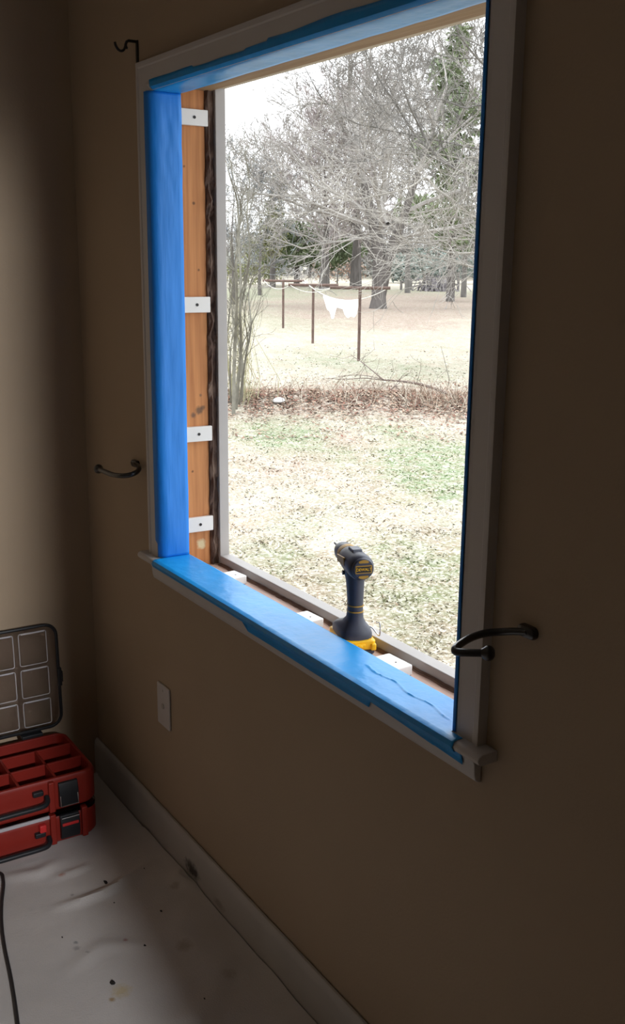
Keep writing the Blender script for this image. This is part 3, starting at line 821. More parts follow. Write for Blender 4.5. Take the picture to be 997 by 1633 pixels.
# polar grid, dense where the window looks out
azs = [60 + i * 1.0 for i in range(70)] + [130 + i * .14 for i in range(200)] + [158 + i * 1.0 for i in range(28)]
rs = [1.25 * 1.0 ** i for i in range(1)]
r = 1.6
while r < 420: rs.append(r); r *= 1.018
mb = MB(); mb.c = []; rows = []
for r in rs:
    row = []
    for a in azs:
        x, y = pol(r, a)
        if y < .2: y = .2 + (y - .2) * .02
        row.append((x, y, ground_z(x, y)))
        mb.c.append(lawn_col(x, y))
    rows.append(row)
mb.loft(rows, cap=False, closed=False)
def ground_mat():
    m = bpy.data.materials.new('lawn_ground'); m.use_nodes = True
    t = m.node_tree; b = t.nodes['Principled BSDF']; b.inputs['Roughness'].default_value = 1.0; b.inputs['Specular IOR Level'].default_value = .1
    a = t.nodes.new('ShaderNodeAttribute'); a.attribute_name = 'tone'
    tcn = t.nodes.new('ShaderNodeTexCoord')
    cur = a.outputs['Color']
    for sc, lo, hi, cx, am in ((2.2, .42, .60, (.13, .165, .08), .22), (6, .42, .66, (.20, .145, .11), .6), (28, .45, .62, (.50, .48, .43), .5), (5.5, .52, .66, (.46, .44, .39), .35)):
        n = t.nodes.new('ShaderNodeTexNoise'); n.inputs['Scale'].default_value = sc; n.inputs['Detail'].default_value = 6; n.inputs['Roughness'].default_value = .65
        t.links.new(tcn.outputs['Object'], n.inputs['Vector'])
        r_ = t.nodes.new('ShaderNodeMapRange'); r_.inputs['From Min'].default_value = lo; r_.inputs['From Max'].default_value = hi; r_.inputs['To Max'].default_value = am
        t.links.new(n.outputs['Fac'], r_.inputs['Value'])
        mx = t.nodes.new('ShaderNodeMix'); mx.data_type = 'RGBA'; mx.inputs[7].default_value = (*cx, 1)
        t.links.new(r_.outputs[0], mx.inputs['Factor']); t.links.new(cur, mx.inputs[6]); cur = mx.outputs[2]
    t.links.new(cur, b.inputs['Base Color'])
    return m
tag(mb.build('ground', ground_mat(), smooth=True, auto=False), kind='structure')

# grass blades over the near lawn
M['blade'] = mat('grass_blade', (.4, .35, .2), .9, spec=.1, attr=True, var=.12, vscale=3)
mb = MB(); mb.c = []
for i in range(38000):
    u = rnd.random()
    r = 6.0 * (34.0 / 6.0) ** u
    if r > 17 and rnd.random() < (r - 17) / 17: continue
    a = rnd.uniform(131, 156)
    x, y = pol(r, a)
    g, b, _ = lawn(x, y)
    if b > .6 and rnd.random() < .6: continue
    tuft = noise.noise(Vector((x * 2.3, y * 2.3, 12)))
    if tuft < -.05 and rnd.random() < .7: continue
    c = lawn_col(x, y, rnd.uniform(-.5, 1.0))
    if rnd.random() < .45: c = mixc(c, (.55, .52, .44), rnd.uniform(.3, .95))
    if rnd.random() < .18: c = mixc(c, (.22, .155, .115), rnd.uniform(.3, .8))
    k = rnd.uniform(.9, 1.35); c = tuple(q * k for q in c)
    z = ground_z(x, y) - .004
    h = rnd.uniform(.008, .026) * (1 + .8 * max(0, tuft)) * (.8 + r * .012)
    wd = (.0032 + .00045 * r) * rnd.uniform(.8, 1.6)
    t = rnd.uniform(0, 2 * PI); lx, ly = math.cos(t) * h * rnd.uniform(.8, 2.6), math.sin(t) * h * rnd.uniform(.8, 2.6)
    s_ = rnd.uniform(0, 2 * PI); dx, dy = math.cos(s_) * wd, math.sin(s_) * wd
    mb.add([(x - dx, y - dy, z), (x + dx, y + dy, z), (x + lx * .4 + dx * .6, y + ly * .4 + dy * .6, z + h * .7), (x + lx, y + ly, z + h)], [(0, 1, 2), (0, 2, 3)])
    mb.c += [c] * 4
tag(mb.build('grass_blades', M['blade'], auto=False), 'short dry straw and green grass blades over the near lawn', 'grass', kind='stuff')

# leaf litter and dry stems along the low berm
mb = MB(); mb.c = []
for i in range(19000):
    a = rnd.uniform(129, 153.5)
    if noise.noise(Vector((a * .9, 4, 0))) < -.15 and rnd.random() < .55: continue
    r = rnd.gauss(19.2, .85 + .25 * noise.noise(Vector((a, 0, 0))))
    if rnd.random() < .15: r = rnd.uniform(15, 23)
    x, y = pol(r, a); z = ground_z(x, y)
    c = rnd.choice([(.16, .09, .065), (.20, .13, .095), (.11, .065, .05), (.27, .20, .15), (.17, .08, .06), (.33, .27, .21)])
    s_ = rnd.uniform(.02, .05); t = rnd.uniform(0, 2 * PI); up_ = rnd.uniform(-.6, .9) * s_
    dx, dy = math.cos(t) * s_, math.sin(t) * s_
    mb.add([(x - dx, y - dy, z + .01), (x + dy * .5, y - dx * .5, z + .015 + abs(up_) * .3), (x + dx, y + dy, z + .012 + abs(up_)), (x - dy * .5, y + dx * .5, z + .02)], [(0, 1, 2, 3)])
    mb.c += [c] * 4
tag(mb.build('leaf_litter', M['blade'], auto=False), 'band of brown fallen leaves across the lawn under the fallen branch', 'leaves', kind='stuff')
mb = MB(); mb.c = []
for i in range(380):
    a = rnd.choice([rnd.gauss(141.6, .9), rnd.gauss(146, 2.5), rnd.gauss(139.7, .7), rnd.uniform(137, 152)])
    r = rnd.gauss(19.0, .5)
    x, y = pol(r, a); z = ground_z(x, y)
    h = rnd.uniform(.08, .38); t = rnd.uniform(0, 2 * PI); l = h * rnd.uniform(.2, 1.3)
    px_, py_ = x + math.cos(t) * l, y + math.sin(t) * l
    mb.tube([(x, y, z), ((x + px_) / 2, (y + py_) / 2, z + h * .65), (px_, py_, z + h)], [.006, .0045, .002], 3, cap=False)
    c = rnd.choice([(.36, .31, .25), (.26, .20, .15), (.40, .36, .30), (.18, .12, .09)])
    mb.c += [c] * 9
tag(mb.build('dry_stems', M['blade'], auto=False), 'dry tan weed stems standing in the leaf band', 'weeds', kind='stuff')

M['bark_dark'] = mat('dark_bark', (.065, .056, .052), .95, col2=(.12, .108, .10), vscale=5, stretch=(1, 1, .25), bump=.6, bscale=14)
M['bark_pale'] = mat('pale_bark', (.30, .28, .25), .9, var=.35, vscale=1.6)
M['bark_mid'] = mat('mid_bark', (.15, .14, .128), .9, var=.4, vscale=1.6)
M['twig_pale'] = mat('pale_twigs', (.30, .28, .26), .9, var=.35, vscale=.8)
M['twig_pink'] = mat('rosy_twigs', (.29, .25, .24), .9, var=.3, vscale=.5)
M['twig_blue'] = mat('blue_grey_twigs', (.20, .21, .22), .9, var=.3, vscale=.5)
M['bark_sap'] = mat('sapling_bark', (.16, .15, .12), .9, var=.4, vscale=6)
M['ever_dark'] = mat('evergreen_needles', (.075, .10, .05), .9, col2=(.15, .18, .09), vscale=.6)
M['ever_yel'] = mat('yellow_green_needles', (.20, .20, .08), .9, col2=(.12, .13, .065), vscale=.5)
M['ever_far'] = mat('grey_green_needles', (.15, .19, .17), .9, col2=(.22, .24, .22), vscale=.3)
M['rust_leaf'] = mat('dry_rust_leaves', (.30, .20, .15), .9, var=.3, vscale=.6)

def rvec(rn, s=1.0): return Vector((rn.gauss(0, s), rn.gauss(0, s), rn.gauss(0, s)))
def grow(mb, rn, p, d, L, r, depth, spread=.7, lift=.05, bend=.25, kids=(3, 5), nsub=4, minr=.012, ratio=.62, rr=.55, droop=0.0, sides=None, lst=None):
    """a wandering branch with children along it"""
    pts = [p.copy()]; rad = [r]; d = d.normalized(); q = p.copy()
    r1 = max(r * rr, minr * .6)
    for i in range(nsub):
        d = (d + rvec(rn, bend) * .5 + Vector((0, 0, lift - droop * (i / nsub)))).normalized()
        q = q + d * (L / nsub)
        pts.append(q.copy()); rad.append(r + (r1 - r) * (i + 1) / nsub)
    n = sides or (7 if r > .15 else 5 if r > .05 else 3)
    mb.tube(pts, rad, n, cap=False)
    if lst is not None and depth <= 1: lst.append(q.copy())
    if depth <= 0: return
    k = rn.randint(*kids)
    for c in range(k):
        t = rn.uniform(.25, 1.0) if c < k - 1 else 1.0
        i = min(int(t * nsub), nsub - 1); f = t * nsub - i
        s_ = pts[i].lerp(pts[i + 1], f)
        base = (pts[i + 1] - pts[i]).normalized()
        nd = (base + rvec(rn, spread) * .8).normalized()
        grow(mb, rn, s_, nd, L * ratio * rn.uniform(.75, 1.2), max((rad[i] * .6), minr), depth - 1, spread, lift, bend, kids, max(3, nsub - 1), minr, ratio, rr, droop, None, lst)

VIEW_R = Vector((.585, .811, 0))       # sideways across the view at about 36 deg left of straight out
VIEW_F = Vector((-.811, .585, 0))

# --- the big bare tree
rn = random.Random(21)
bt = empty('bare_tree', (-46.07, 32.27, G))
tr = MB(); br = MB()
def rel(side, up, fw=0.0): return VIEW_R * side + VIEW_F * fw + Vector((0, 0, up))
tr.tube([rel(0, -.3), rel(0, 0), rel(.02, .5), rel(.0, 1.4), rel(.0, 2.4), rel(-.1, 3.4), rel(-.45, 4.8), rel(-.9, 6.4)], [.62, .50, .40, .36, .34, .33, .28, .2], 12)
tr.tube([rel(.18, .5), rel(.28, 1.4), rel(.42, 2.4), rel(.8, 3.6), rel(1.3, 5.0), rel(1.9, 7.0)], [.20, .27, .29, .28, .22, .15], 10)
tr.tube([rel(-.05, 2.3), rel(-.45, 3.0), rel(-.95, 3.8), rel(-1.6, 4.5)], [.15, .15, .13, .1], 7)
starts = [((-.9, 6.4), (-.35, 1, 0), 4.4, .17), ((-.45, 4.8), (-.9, .6, .3), 4.6, .13), ((-.3, 4.2), (-1.2, .25, -.3), 4.8, .13), ((1.9, 7.0), (.4, 1, .1), 4.4, .14), ((1.3, 5.0), (1.1, .5, 0), 4.4, .13),
          ((.8, 3.6), (1.3, .25, -.4), 4.4, .11), ((-1.6, 4.5), (-1.1, .35, .2), 4.4, .10), ((0, 4.0), (.1, .7, -1), 4.2, .12), ((.4, 4.4), (-.1, .7, 1), 4.2, .12), ((-.9, 6.4), (-.9, .7, -.3), 4.2, .11),
          ((1.9, 7.0), (1.0, .6, .6), 4.2, .10), ((-.2, 3.6), (-1.2, -.05, .2), 4.2, .08), ((.7, 3.4), (1.2, -.02, .2), 4.0, .08), ((.2, 5.5), (.0, 1, 0), 4.8, .12)]
for (s_, u), (ds, du, df), L, r in starts:
    grow(br, rn, rel(s_, u), VIEW_R * ds + Vector((0, 0, du)) + VIEW_F * df, L, r, 4, spread=.62, lift=.03, bend=.22, kids=(4, 5), minr=.016, ratio=.60, droop=.10)
tr.build('trunk', M['bark_dark'], bt, smooth=True, auto=False)
br.build('branches', M['twig_pale'], bt, auto=False)
tag(bt, 'big bare tree with a dark forked trunk standing behind the clothesline', 'tree')

# --- nearer tree on the right: trunk hidden by the wall, pale limbs reach across the view
NEAR_LIMBS = [(0.16,[(-22.25,19.12,3.44),(-22.57,18.72,3.60),(-22.25,17.44,3.88),(-22.61,16.97,4.27),(-22.89,16.54,4.75),(-22.34,15.50,5.33),(-22.58,15.15,5.91),(-22.71,14.88,6.44),(-21.94,14.12,6.78)]),
(0.07,[(-22.42,15.78,4.65),(-22.82,15.24,4.79),(-22.27,14.24,4.77),(-22.56,13.85,5.07),(-22.77,13.53,5.41),(-22.06,12.72,5.76),(-22.17,12.61,6.03)]),
(0.07,[(-20.94,17.59,5.19),(-21.19,17.18,5.29),(-20.53,16.22,5.09),(-20.78,15.80,5.26),(-20.97,15.41,5.27),(-20.41,14.30,5.12),(-20.64,13.88,4.97),(-20.76,13.53,5.06)]),
(0.12,[(-23.10,19.67,6.48),(-23.21,18.93,6.82),(-22.43,17.62,7.11),(-22.24,17.23,7.33),(-22.17,16.65,7.68)]),
(0.06,[(-23.11,19.66,6.80),(-23.75,18.52,6.90),(-23.12,17.25,6.79),(-23.30,16.61,6.87),(-23.35,16.11,6.95),(-22.63,14.89,6.62)]),
(0.13,[(-19.92,17.22,3.25),(-20.38,16.59,3.48),(-19.90,15.41,3.64),(-20.13,15.01,3.99),(-20.26,14.69,4.52),(-19.55,13.78,4.94),(-19.59,13.61,5.58),(-19.44,13.64,6.20)]),
(0.1,[(-19.15,16.59,2.18),(-19.77,16.03,2.54),(-19.38,15.03,2.87),(-19.71,14.79,3.14),(-19.93,14.65,3.36),(-19.43,13.76,3.08),(-19.94,13.26,2.92),(-20.27,12.91,2.86),(-19.85,11.85,3.02)]),
(0.06,[(-19.17,16.56,2.76),(-19.75,16.00,2.79),(-19.39,14.91,2.68),(-19.75,14.57,2.61),(-20.04,14.28,2.57),(-19.61,13.21,2.55),(-20.03,12.75,2.63),(-20.43,12.23,2.59)]),
(0.06,[(-18.41,15.92,1.95),(-19.03,15.13,1.98),(-18.54,14.00,2.01),(-18.85,13.54,1.98),(-19.30,12.83,2.08),(-18.86,11.54,1.94)]),
(0.09,[(-18.30,16.03,1.67),(-18.82,15.48,1.69),(-18.37,14.42,1.67),(-18.62,14.15,1.72),(-18.84,13.89,1.88),(-18.28,12.93,1.90),(-18.48,12.71,1.91)]),
(0.08,[(-18.28,16.05,1.18),(-18.80,15.49,1.34),(-18.17,14.66,1.38),(-18.43,14.38,1.48),(-18.62,14.16,1.53),(-18.11,13.15,1.60),(-18.34,12.90,1.65)]),
(0.05,[(-21.13,17.37,4.68),(-21.54,17.12,4.51),(-21.14,16.19,4.23),(-21.46,16.05,4.13),(-21.95,15.64,4.26),(-21.51,14.73,4.31)]),
(0.05,[(-21.14,15.80,4.09),(-21.33,15.57,3.81),(-20.79,14.59,3.54),(-21.07,14.24,3.61)]),
(0.05,[(-22.41,15.79,4.30),(-22.70,15.41,4.00),(-22.18,14.37,3.86),(-22.46,14.00,3.87)]),
(0.05,[(-22.26,17.58,7.08),(-22.39,17.18,6.83),(-21.70,16.14,6.33),(-21.67,15.94,5.80),(-21.43,15.97,5.34)]),
(0.04,[(-19.70,15.96,4.17),(-20.00,15.76,3.76),(-19.41,15.00,3.34),(-19.65,14.86,2.72),(-19.90,14.69,2.51)]),
(0.04,[(-19.74,15.92,3.89),(-19.80,15.87,3.33),(-19.08,15.13,2.85),(-19.27,14.94,2.43)])]
nb = Vector((-20.2, 19.8, G))
nt_ = empty('bare_tree', nb)
rn = random.Random(8)
tr = MB(); br = MB()
tr.tube([(0, 0, -.2), (0, 0, .4), (.05, 0, 1.5), (.1, -.1, 3.0), (.1, -.2, 4.6), (0, -.3, 6.8), (-.2, -.4, 9.0)], [.42, .34, .29, .26, .22, .16, .10], 10)
trd = MB(); brd = MB(); tr0, br0 = tr, br
for li, (r0, pts) in enumerate(NEAR_LIMBS):
    dark_ = li in (0, 1, 2, 3, 4, 5, 11, 13, 14)
    tr, br = (trd, brd) if dark_ else (tr0, br0)
    P_ = [Vector(p) - nb for p in pts]
    st_ = P_[0]
    zt = max(.8, min(6.5, st_.z - .8)); 
    full = [Vector((.05, -.1, zt))] + P_
    sp_ = smooth_path(full, 5)
    n = len(sp_)
    rad = [max(.008, (r0 * .40) * (1 - .86 * (i / n)) ) for i in range(n)]
    tr.tube(sp_, rad, 6, cap=False)
    for k in range(3, n):
        if rn.random() < .62:
            d = (sp_[k] - sp_[k - 1]).normalized()
            grow(br, rn, sp_[k], d * .7 + rvec(rn, .62) + Vector((0, 0, .12)), rn.uniform(.6, 1.7), max(.008, rad[k] * .5), 2, spread=.6, lift=.06, bend=.35, kids=(2, 4), minr=.006, ratio=.62)
tr0.build('trunk', M['bark_pale'], nt_, smooth=True, auto=False)
br0.build('branches', M['bark_pale'], nt_, auto=False)
trd.build('limbs', M['bark_mid'], nt_, smooth=True, auto=False)
brd.build('branches', M['bark_mid'], nt_, auto=False)
tag(nt_, 'nearer bare tree whose pale limbs reach in from the right edge of the window', 'tree')

# --- pinkish and grey bare trees behind
def back_tree(name, dist, az, H, W, material, seed, label, dens=4, trunk_r=.28, bare=.22, kids=(3, 4), minr=.03, tm='bark_dark', group=None, droop=.05, starts_n=20):
    rn = random.Random(seed)
    x, y = pol(dist, az)
    e = empty(name, (x, y, G))
    tr = MB(); br = MB()
    tp = [Vector((rn.gauss(0, .01) * H * t, rn.gauss(0, .01) * H * t, H * .8 * t)) for t in (-.02, 0, .12, .3, .5, .75, 1)]
    tr.tube(tp, [trunk_r * 1.4, trunk_r * 1.2, trunk_r, trunk_r * .7, trunk_r * .4, trunk_r * .2, trunk_r * .06], 8)
    for i in range(starts_n):
        t = bare + (1 - bare) * (i + .5) / starts_n
        h = H * .8 * t
        prof_ = math.sin(PI * (0.12 + .86 * t) ** 1.1) * .5 + .4 * (1 - t)
        a = i * 2.4 + rn.uniform(-.4, .4)
        L = W * .55 * max(.35, prof_)
        grow(br, rn, Vector((0, 0, h)), Vector((math.cos(a), math.sin(a), .45 + .9 * t)), L, max(minr, trunk_r * .3 * (1 - t * .6)), dens, spread=.6, lift=.06, bend=.24, kids=kids, minr=minr, ratio=.6, droop=droop)
    tr.build('trunk', M[tm], e, smooth=True, auto=False)
    br.build('branches', M[material], e, auto=False)
    tag(e, label, 'tree', group)
    return e
back_tree('bare_tree', 92, 147.1, 14.5, 12.5, 'twig_pink', 31, 'bare tree with a rosy grey crown behind and left of the big bare tree', trunk_r=.42, kids=(4, 4), minr=.026)
back_tree('bare_tree', 97, 145.4, 20.0, 13.5, 'twig_pink', 32, 'tall rosy grey bare tree straight behind the big bare tree, single thick trunk', trunk_r=.48, kids=(4, 4), minr=.028)
back_tree('bare_tree', 84, 142.6, 21.5, 12, 'twig_pale', 33, 'tall pale bare tree behind and right of the big bare tree', tm='bark_mid', trunk_r=.2, kids=(4, 4), minr=.026)
back_tree('bare_tree', 76, 139.6, 21.5, 11, 'twig_pale', 34, 'tall pale bare tree at the right edge of the view', tm='bark_mid', trunk_r=.18, kids=(4, 4), minr=.024)
back_tree('bare_tree', 60, 152.0, 9.5, 6.5, 'twig_blue', 35, 'blue-grey bare tree at the left edge of the view behind the sapling clump', trunk_r=.12, starts_n=11, kids=(3, 3), minr=.018, bare=.1)
back_tree('bare_tree', 75, 150.6, 9.5, 7, 'twig_blue', 36, 'blue-grey bare tree just right of the sapling clump', trunk_r=.12, starts_n=13, kids=(3, 3), minr=.022, bare=.12)

# --- evergreens
def evergreen(name, dist, az, blobs, H, material, seed, label, n=5200, s=.22, trunk_r=.3, th=None):
    rn = random.Random(seed)
    x, y = pol(dist, az); e = empty(name, (x, y, G))
    MB().tube([(0, 0, -.2), (0, 0, 0), (.05, 0, H * .3), (0, .05, H * .7), (0, 0, th or H * .95)], [trunk_r * 1.2, trunk_r, trunk_r * .8, trunk_r * .45, .04], 8).build('trunk', M['bark_dark'], e, smooth=True, auto=False)
    f = MB()
    tot = sum(b[3] * b[4] for b in blobs)
    az_ = math.radians(az); R_ = Vector((math.sin(az_), -math.cos(az_), 0)); F_ = Vector((math.cos(az_), math.sin(az_), 0))
    for (sd, up_, fw, hw, hh) in blobs:
        # limb into the blob
        f_n = int(n * hw * hh / tot)
        for i in range(f_n):
            v = rvec(rn); v.normalize(); v *= rn.random() ** .45
            clump = noise.noise(Vector((v.x * 2.2 + sd, v.y * 2.2, v.z * 2.8 + up_)))
            if clump < -.12: continue
            p = R_ * (sd + v.x * hw) + F_ * (fw + v.y * hw) + Vector((0, 0, up_ + v.z * hh))
            a = rvec(rn); a.normalize(); b = a.orthogonal().normalized()
            q = s * rn.uniform(.5, 1.3)
            f.add([p - a * q, p + b * q * .35, p + a * q, p - b * q * .35], [(0, 1, 2, 3)])
    f.build('foliage', M[material], e, auto=False)
    tag(e, label, 'tree')
    return e
evergreen('evergreen_tree', 100, 148.6, [(-1.0, 3.4, 0, 3.6, 1.7), (2.2, 3.0, 0, 3.4, 1.5), (0, 5.0, .5, 2.6, 1.2), (4.4, 3.4, 0, 2.4, 1.0)], 6, 'ever_dark', 41, 'low spreading dark evergreen left of the big bare tree, beyond the clothesline', n=7000, s=.25)
evergreen('evergreen_tree', 96, 149.9, [(.2, 6.8, 0, .9, 2.0), (0, 4.6, 0, 1.5, 2.2), (.5, 9.0, 0, .6, 1.2), (-1.2, 3.6, 0, 1.6, 1.2)], 10, 'ever_yel', 42, 'narrow yellow-green evergreen standing left of the dark spreading evergreen', n=3200, s=.25)
evergreen('evergreen_tree', 68, 140.3, [(-.6, 13.5, 0, 1.3, 1.6), (.6, 11.2, 0, 2.1, 1.4), (-.9, 9.2, .3, 2.2, 1.2), (1.0, 7.4, 0, 2.6, 1.3), (-1.2, 5.6, 0, 2.8, 1.1), (1.2, 4.0, 0, 2.6, 1.0), (-.2, 15.6, 0, .8, 1.3)], 17, 'ever_dark', 43, 'tall green pine behind the pale limbs at the right of the view', n=6500, s=.26, trunk_r=.28)
evergreen('evergreen_tree', 118, 141.6, [(0, 2.0, 0, 3.6, 2.0), (3.5, 2.2, 0, 2.4, 1.8), (-3.0, 1.6, 1, 2.2, 1.6)], 5, 'ever_far', 44, 'rounded grey-green evergreen on the skyline above the wooden fence', n=4200, s=.3)
# rust coloured brush between the trunks
evergreen('brush', 112, 146.4, [(-1, 1.6, 0, 2.2, 1.7), (1.6, 1.3, 0, 1.6, 1.4)], 3, 'rust_leaf', 45, 'rusty brown bush between the two far dark trunks', n=900, s=.16, trunk_r=.08)
evergreen('brush', 104, 151.4, [(0, 1.3, 0, 2.4, 1.5), (2.4, 1.0, 0, 1.6, 1.1)], 3, 'ever_yel', 46, 'yellowish bush far behind the sapling clump at the left', n=1200, s=.2, trunk_r=.08)

# --- distant tree line: one small bare tree copied
base = None
rn = random.Random(77)
for i in range(26):
    az = 134.5 + i * .75 + rn.uniform(-.25, .25); d = 140 + rn.uniform(0, 40)
    x, y = pol(d, az)
    if base is None:
        base = back_tree('skyline_tree', d, az, 11, 9, 'twig_pale', 50, 'x', dens=3, trunk_r=.2, bare=.04, kids=(4, 5), minr=.05, starts_n=16)
        o = base
    else:
        o = base.copy(); COL.objects.link(o)
        for ch in base.children:
            c = ch.copy(); c.parent = o; COL.objects.link(c)
    o.location = (x, y, G - .4); o.rotation_euler = (0, 0, rn.uniform(0, 6.28)); s_ = rn.uniform(.55, 1.0); o.scale = (s_ * 1.15, s_ * 1.15, s_)
    tag(o, 'small grey bare tree in the hazy row along the far edge of the field', 'tree', 'bare trees along the far edge of the field')
mb = MB()
rn = random.Random(78)
for i in range(12000):
    az = rn.uniform(124, 160); d = rn.uniform(150, 176); x, y = pol(d, az)
    hmax = 3.4 + 1.8 * noise.noise(Vector((az * .8, 0, 0)))
    z = G + rn.random() ** .8 * hmax
    a = rvec(rn).normalized(); b = a.orthogonal().normalized(); q = rn.uniform(.2, .6); p = Vector((x, y, z))
    mb.add([p - a * q, p + b * q * .5, p + a * q, p - b * q * .5], [(0, 1, 2, 3)])
M['thicket'] = mat('far_thicket', (.27, .26, .25), .95, col2=(.19, .21, .18), vscale=.12)
tag(mb.build('far_thicket', M['thicket'], auto=False), 'hazy grey thicket along the far edge of the field', 'thicket', kind='stuff')

# --- sapling clump at the left
SHRUB = [[(-15.46,7.20,-0.75),(-15.67,7.34,-0.02),(-15.37,7.23,0.83),(-15.23,7.14,1.43),(-15.52,7.35,1.93),(-15.60,7.37,2.43),(-15.32,7.09,2.79),(-15.37,7.05,3.03)],
[(-15.89,7.47,-0.80),(-15.76,7.51,-0.03),(-15.46,7.34,0.62),(-15.62,7.44,1.23),(-15.90,7.55,1.84),(-15.64,7.46,2.34),(-15.49,7.26,2.71),(-15.82,7.34,3.22)],
[(-16.15,7.66,-0.82),(-15.77,7.61,-0.14),(-15.67,7.66,0.39),(-16.02,7.81,0.90),(-15.94,7.87,1.22),(-15.49,7.92,1.35)],
[(-16.31,7.60,-0.90),(-16.06,7.46,-0.16),(-16.28,7.64,0.36),(-16.49,7.69,1.00),(-16.19,7.56,1.64),(-16.10,7.44,2.25)],
[(-16.29,7.79,-0.82),(-16.32,7.84,-0.31),(-16.68,7.93,0.22),(-16.50,7.97,0.89),(-16.16,7.91,1.64),(-16.38,7.98,2.27),(-16.59,8.15,2.81),(-16.37,7.93,3.30)],
[(-16.55,7.83,-0.92),(-16.83,8.03,-0.48),(-16.85,8.24,0.03),(-16.55,8.01,0.55),(-16.48,8.11,1.05),(-16.70,8.48,1.32),(-16.51,8.64,1.41)],
[(-17.00,7.99,-0.98),(-17.32,8.06,-0.17),(-17.08,7.99,0.53),(-16.81,7.97,1.31),(-17.00,8.27,1.86),(-17.09,8.45,2.42),(-16.76,8.33,2.72)],
[(-17.37,8.43,-0.96),(-17.38,8.41,-0.67),(-17.08,8.18,-0.16),(-17.21,8.14,0.46)],
[(-17.84,8.36,-1.10),(-17.52,8.29,-0.67),(-17.36,8.25,-0.18),(-17.63,8.51,0.26),(-17.67,8.57,0.84)]]
SB = Vector((-16.6, 7.75, G))
sh = empty('sapling_clump', SB)
rn = random.Random(9)
for k, pts in enumerate(SHRUB):
    P_ = [Vector(p) for p in pts]
    P_[0].z = G - .05
    sp_ = smooth_path([p - SB for p in P_], 4); n = len(sp_)
    r0 = (.034, .030, .022, .018, .030, .020, .018, .014, .014)[k]
    mb = MB(); rad = [max(.004, r0 * (1 - .85 * i / n)) for i in range(n)]
    mb.tube(sp_, rad, 6, cap=False)
    for i in range(4, n):
        if rn.random() < .75:
            d = (sp_[i] - sp_[i - 1]).normalized()
            grow(mb, rn, sp_[i], d + rvec(rn, .5), rn.uniform(.25, .75), max(.0035, rad[i] * .45), 2, spread=.5, lift=.12, bend=.3, kids=(2, 3), minr=.003, ratio=.62)
    mb.build('stem', M['bark_sap'], sh, auto=False)
mb = MB()
for i in range(70):
    b0 = Vector((rn.gauss(0, .35), rn.gauss(0, .3), 0))
    mb.tube([b0, b0 + Vector((rn.gauss(0, .1), rn.gauss(0, .1), .5)), b0 + Vector((rn.gauss(0, .3), rn.gauss(0, .3), rn.uniform(.8, 2.2)))], [.008, .006, .002], 3, cap=False)
mb.build('shoots', mat('yellow_shoots', (.34, .32, .19), .9, var=.3, vscale=5), sh, auto=False)
tag(sh, 'clump of thin upright saplings at the left side of the view, near the house', 'sapling')

# --- clothesline
M['rust'] = mat('rusty_pipe', (.075, .045, .036), .85, col2=(.13, .085, .07), vscale=9, bump=.2, bscale=60)
BARD = Vector((.50, .866, 0))
tips = []
cl = empty('clothesline', (-22.45, 14.63, G))
for k, (x, y, h, r) in enumerate([(-22.453, 14.628, 1.84, .040), (-27.85, 16.61, 1.76, .042), (-34.42, 19.42, 1.73, .045)]):
    b = Vector((x, y, 0)) - Vector((-22.45, 14.63, 0))
    MB().tube([b + Vector((0, 0, -.2)), b + Vector((0, 0, h))], r, 10).build('post', M['rust'], cl, smooth=False)
    h2 = h + .02
    pts = [b + BARD * s_ + Vector((0, 0, h2 + .012 * abs(s_))) for s_ in (-.78, -.3, .3, .78)]
    MB().tube(pts, r * 1.05, 10).build('crossbar', M['rust'], cl, smooth=False)
    tips.append((b + BARD * -.72 + Vector((0, 0, h2)), b + BARD * .72 + Vector((0, 0, h2)), b + Vector((0, 0, h2))))
M['line'] = mat('pale_rope', (.62, .60, .56), .8)
def rope(a, b, sag, n=14):
    return [a.lerp(b, i / n) - Vector((0, 0, sag * 4 * (i / n) * (1 - i / n))) for i in range(n + 1)]
ra = rope(tips[0][1], tips[1][0].lerp(tips[1][2], .8), .38)
MB().tube(ra, .010, 6).build('line', M['line'], cl, smooth=True)
MB().tube(rope(tips[0][0], tips[1][0], .16), .006, 6).build('line', M['line'], cl, smooth=True)
MB().tube(rope(tips[1][1], tips[2][1], .20), .009, 6).build('line', M['line'], cl, smooth=True)
MB().tube(rope(tips[1][0], tips[2][0], .20), .008, 6).build('line', M['line'], cl, smooth=True)
tag(cl, 'rusty T-post clothesline of three poles with sagging lines in the middle of the lawn', 'clothesline')
# laundry hangs on the front right line
M['linen'] = mat('white_laundry', (.88, .88, .88), .9, bump=.2, bscale=8)
lb = Vector(cl.location)
def laundry(t0, t1, outline, seed, name, label):
    """outline: list of (u, drop at top edge=0, bottom drop)"""
    a = None
    n = 26; m_ = 12; rows = []
    for i in range(n + 1):
        u = i / n; t = t0 + (t1 - t0) * u
        k = t * (len(ra) - 1); i0 = min(int(k), len(ra) - 2); p = ra[i0].lerp(ra[i0 + 1], k - i0) + lb
        j = 0
        while j < len(outline) - 2 and outline[j + 1][0] < u: j += 1
        (u0, d0), (u1, d1) = outline[j], outline[j + 1]
        dr_ = d0 + (d1 - d0) * ((u - u0) / (u1 - u0))
        row = []
        for q in range(m_ + 1):
            f = q / m_
            off = VIEW_F * (.035 * math.sin(u * 19 + seed) * f + .02 * math.sin(u * 41) * f * f)
            row.append(p + Vector((0, 0, .01 - dr_ * f)) + off + VIEW_R * (.02 * math.sin(f * 5 + u * 9) * f))
        rows.append(row)
    mb = MB().loft(rows, cap=False, closed=False)
    o = mb.build(name, M['linen'], smooth=True, auto=False)
    sm = o.modifiers.new('s', 'SOLIDIFY'); sm.thickness = .006
    return tag(o, label, 'laundry')
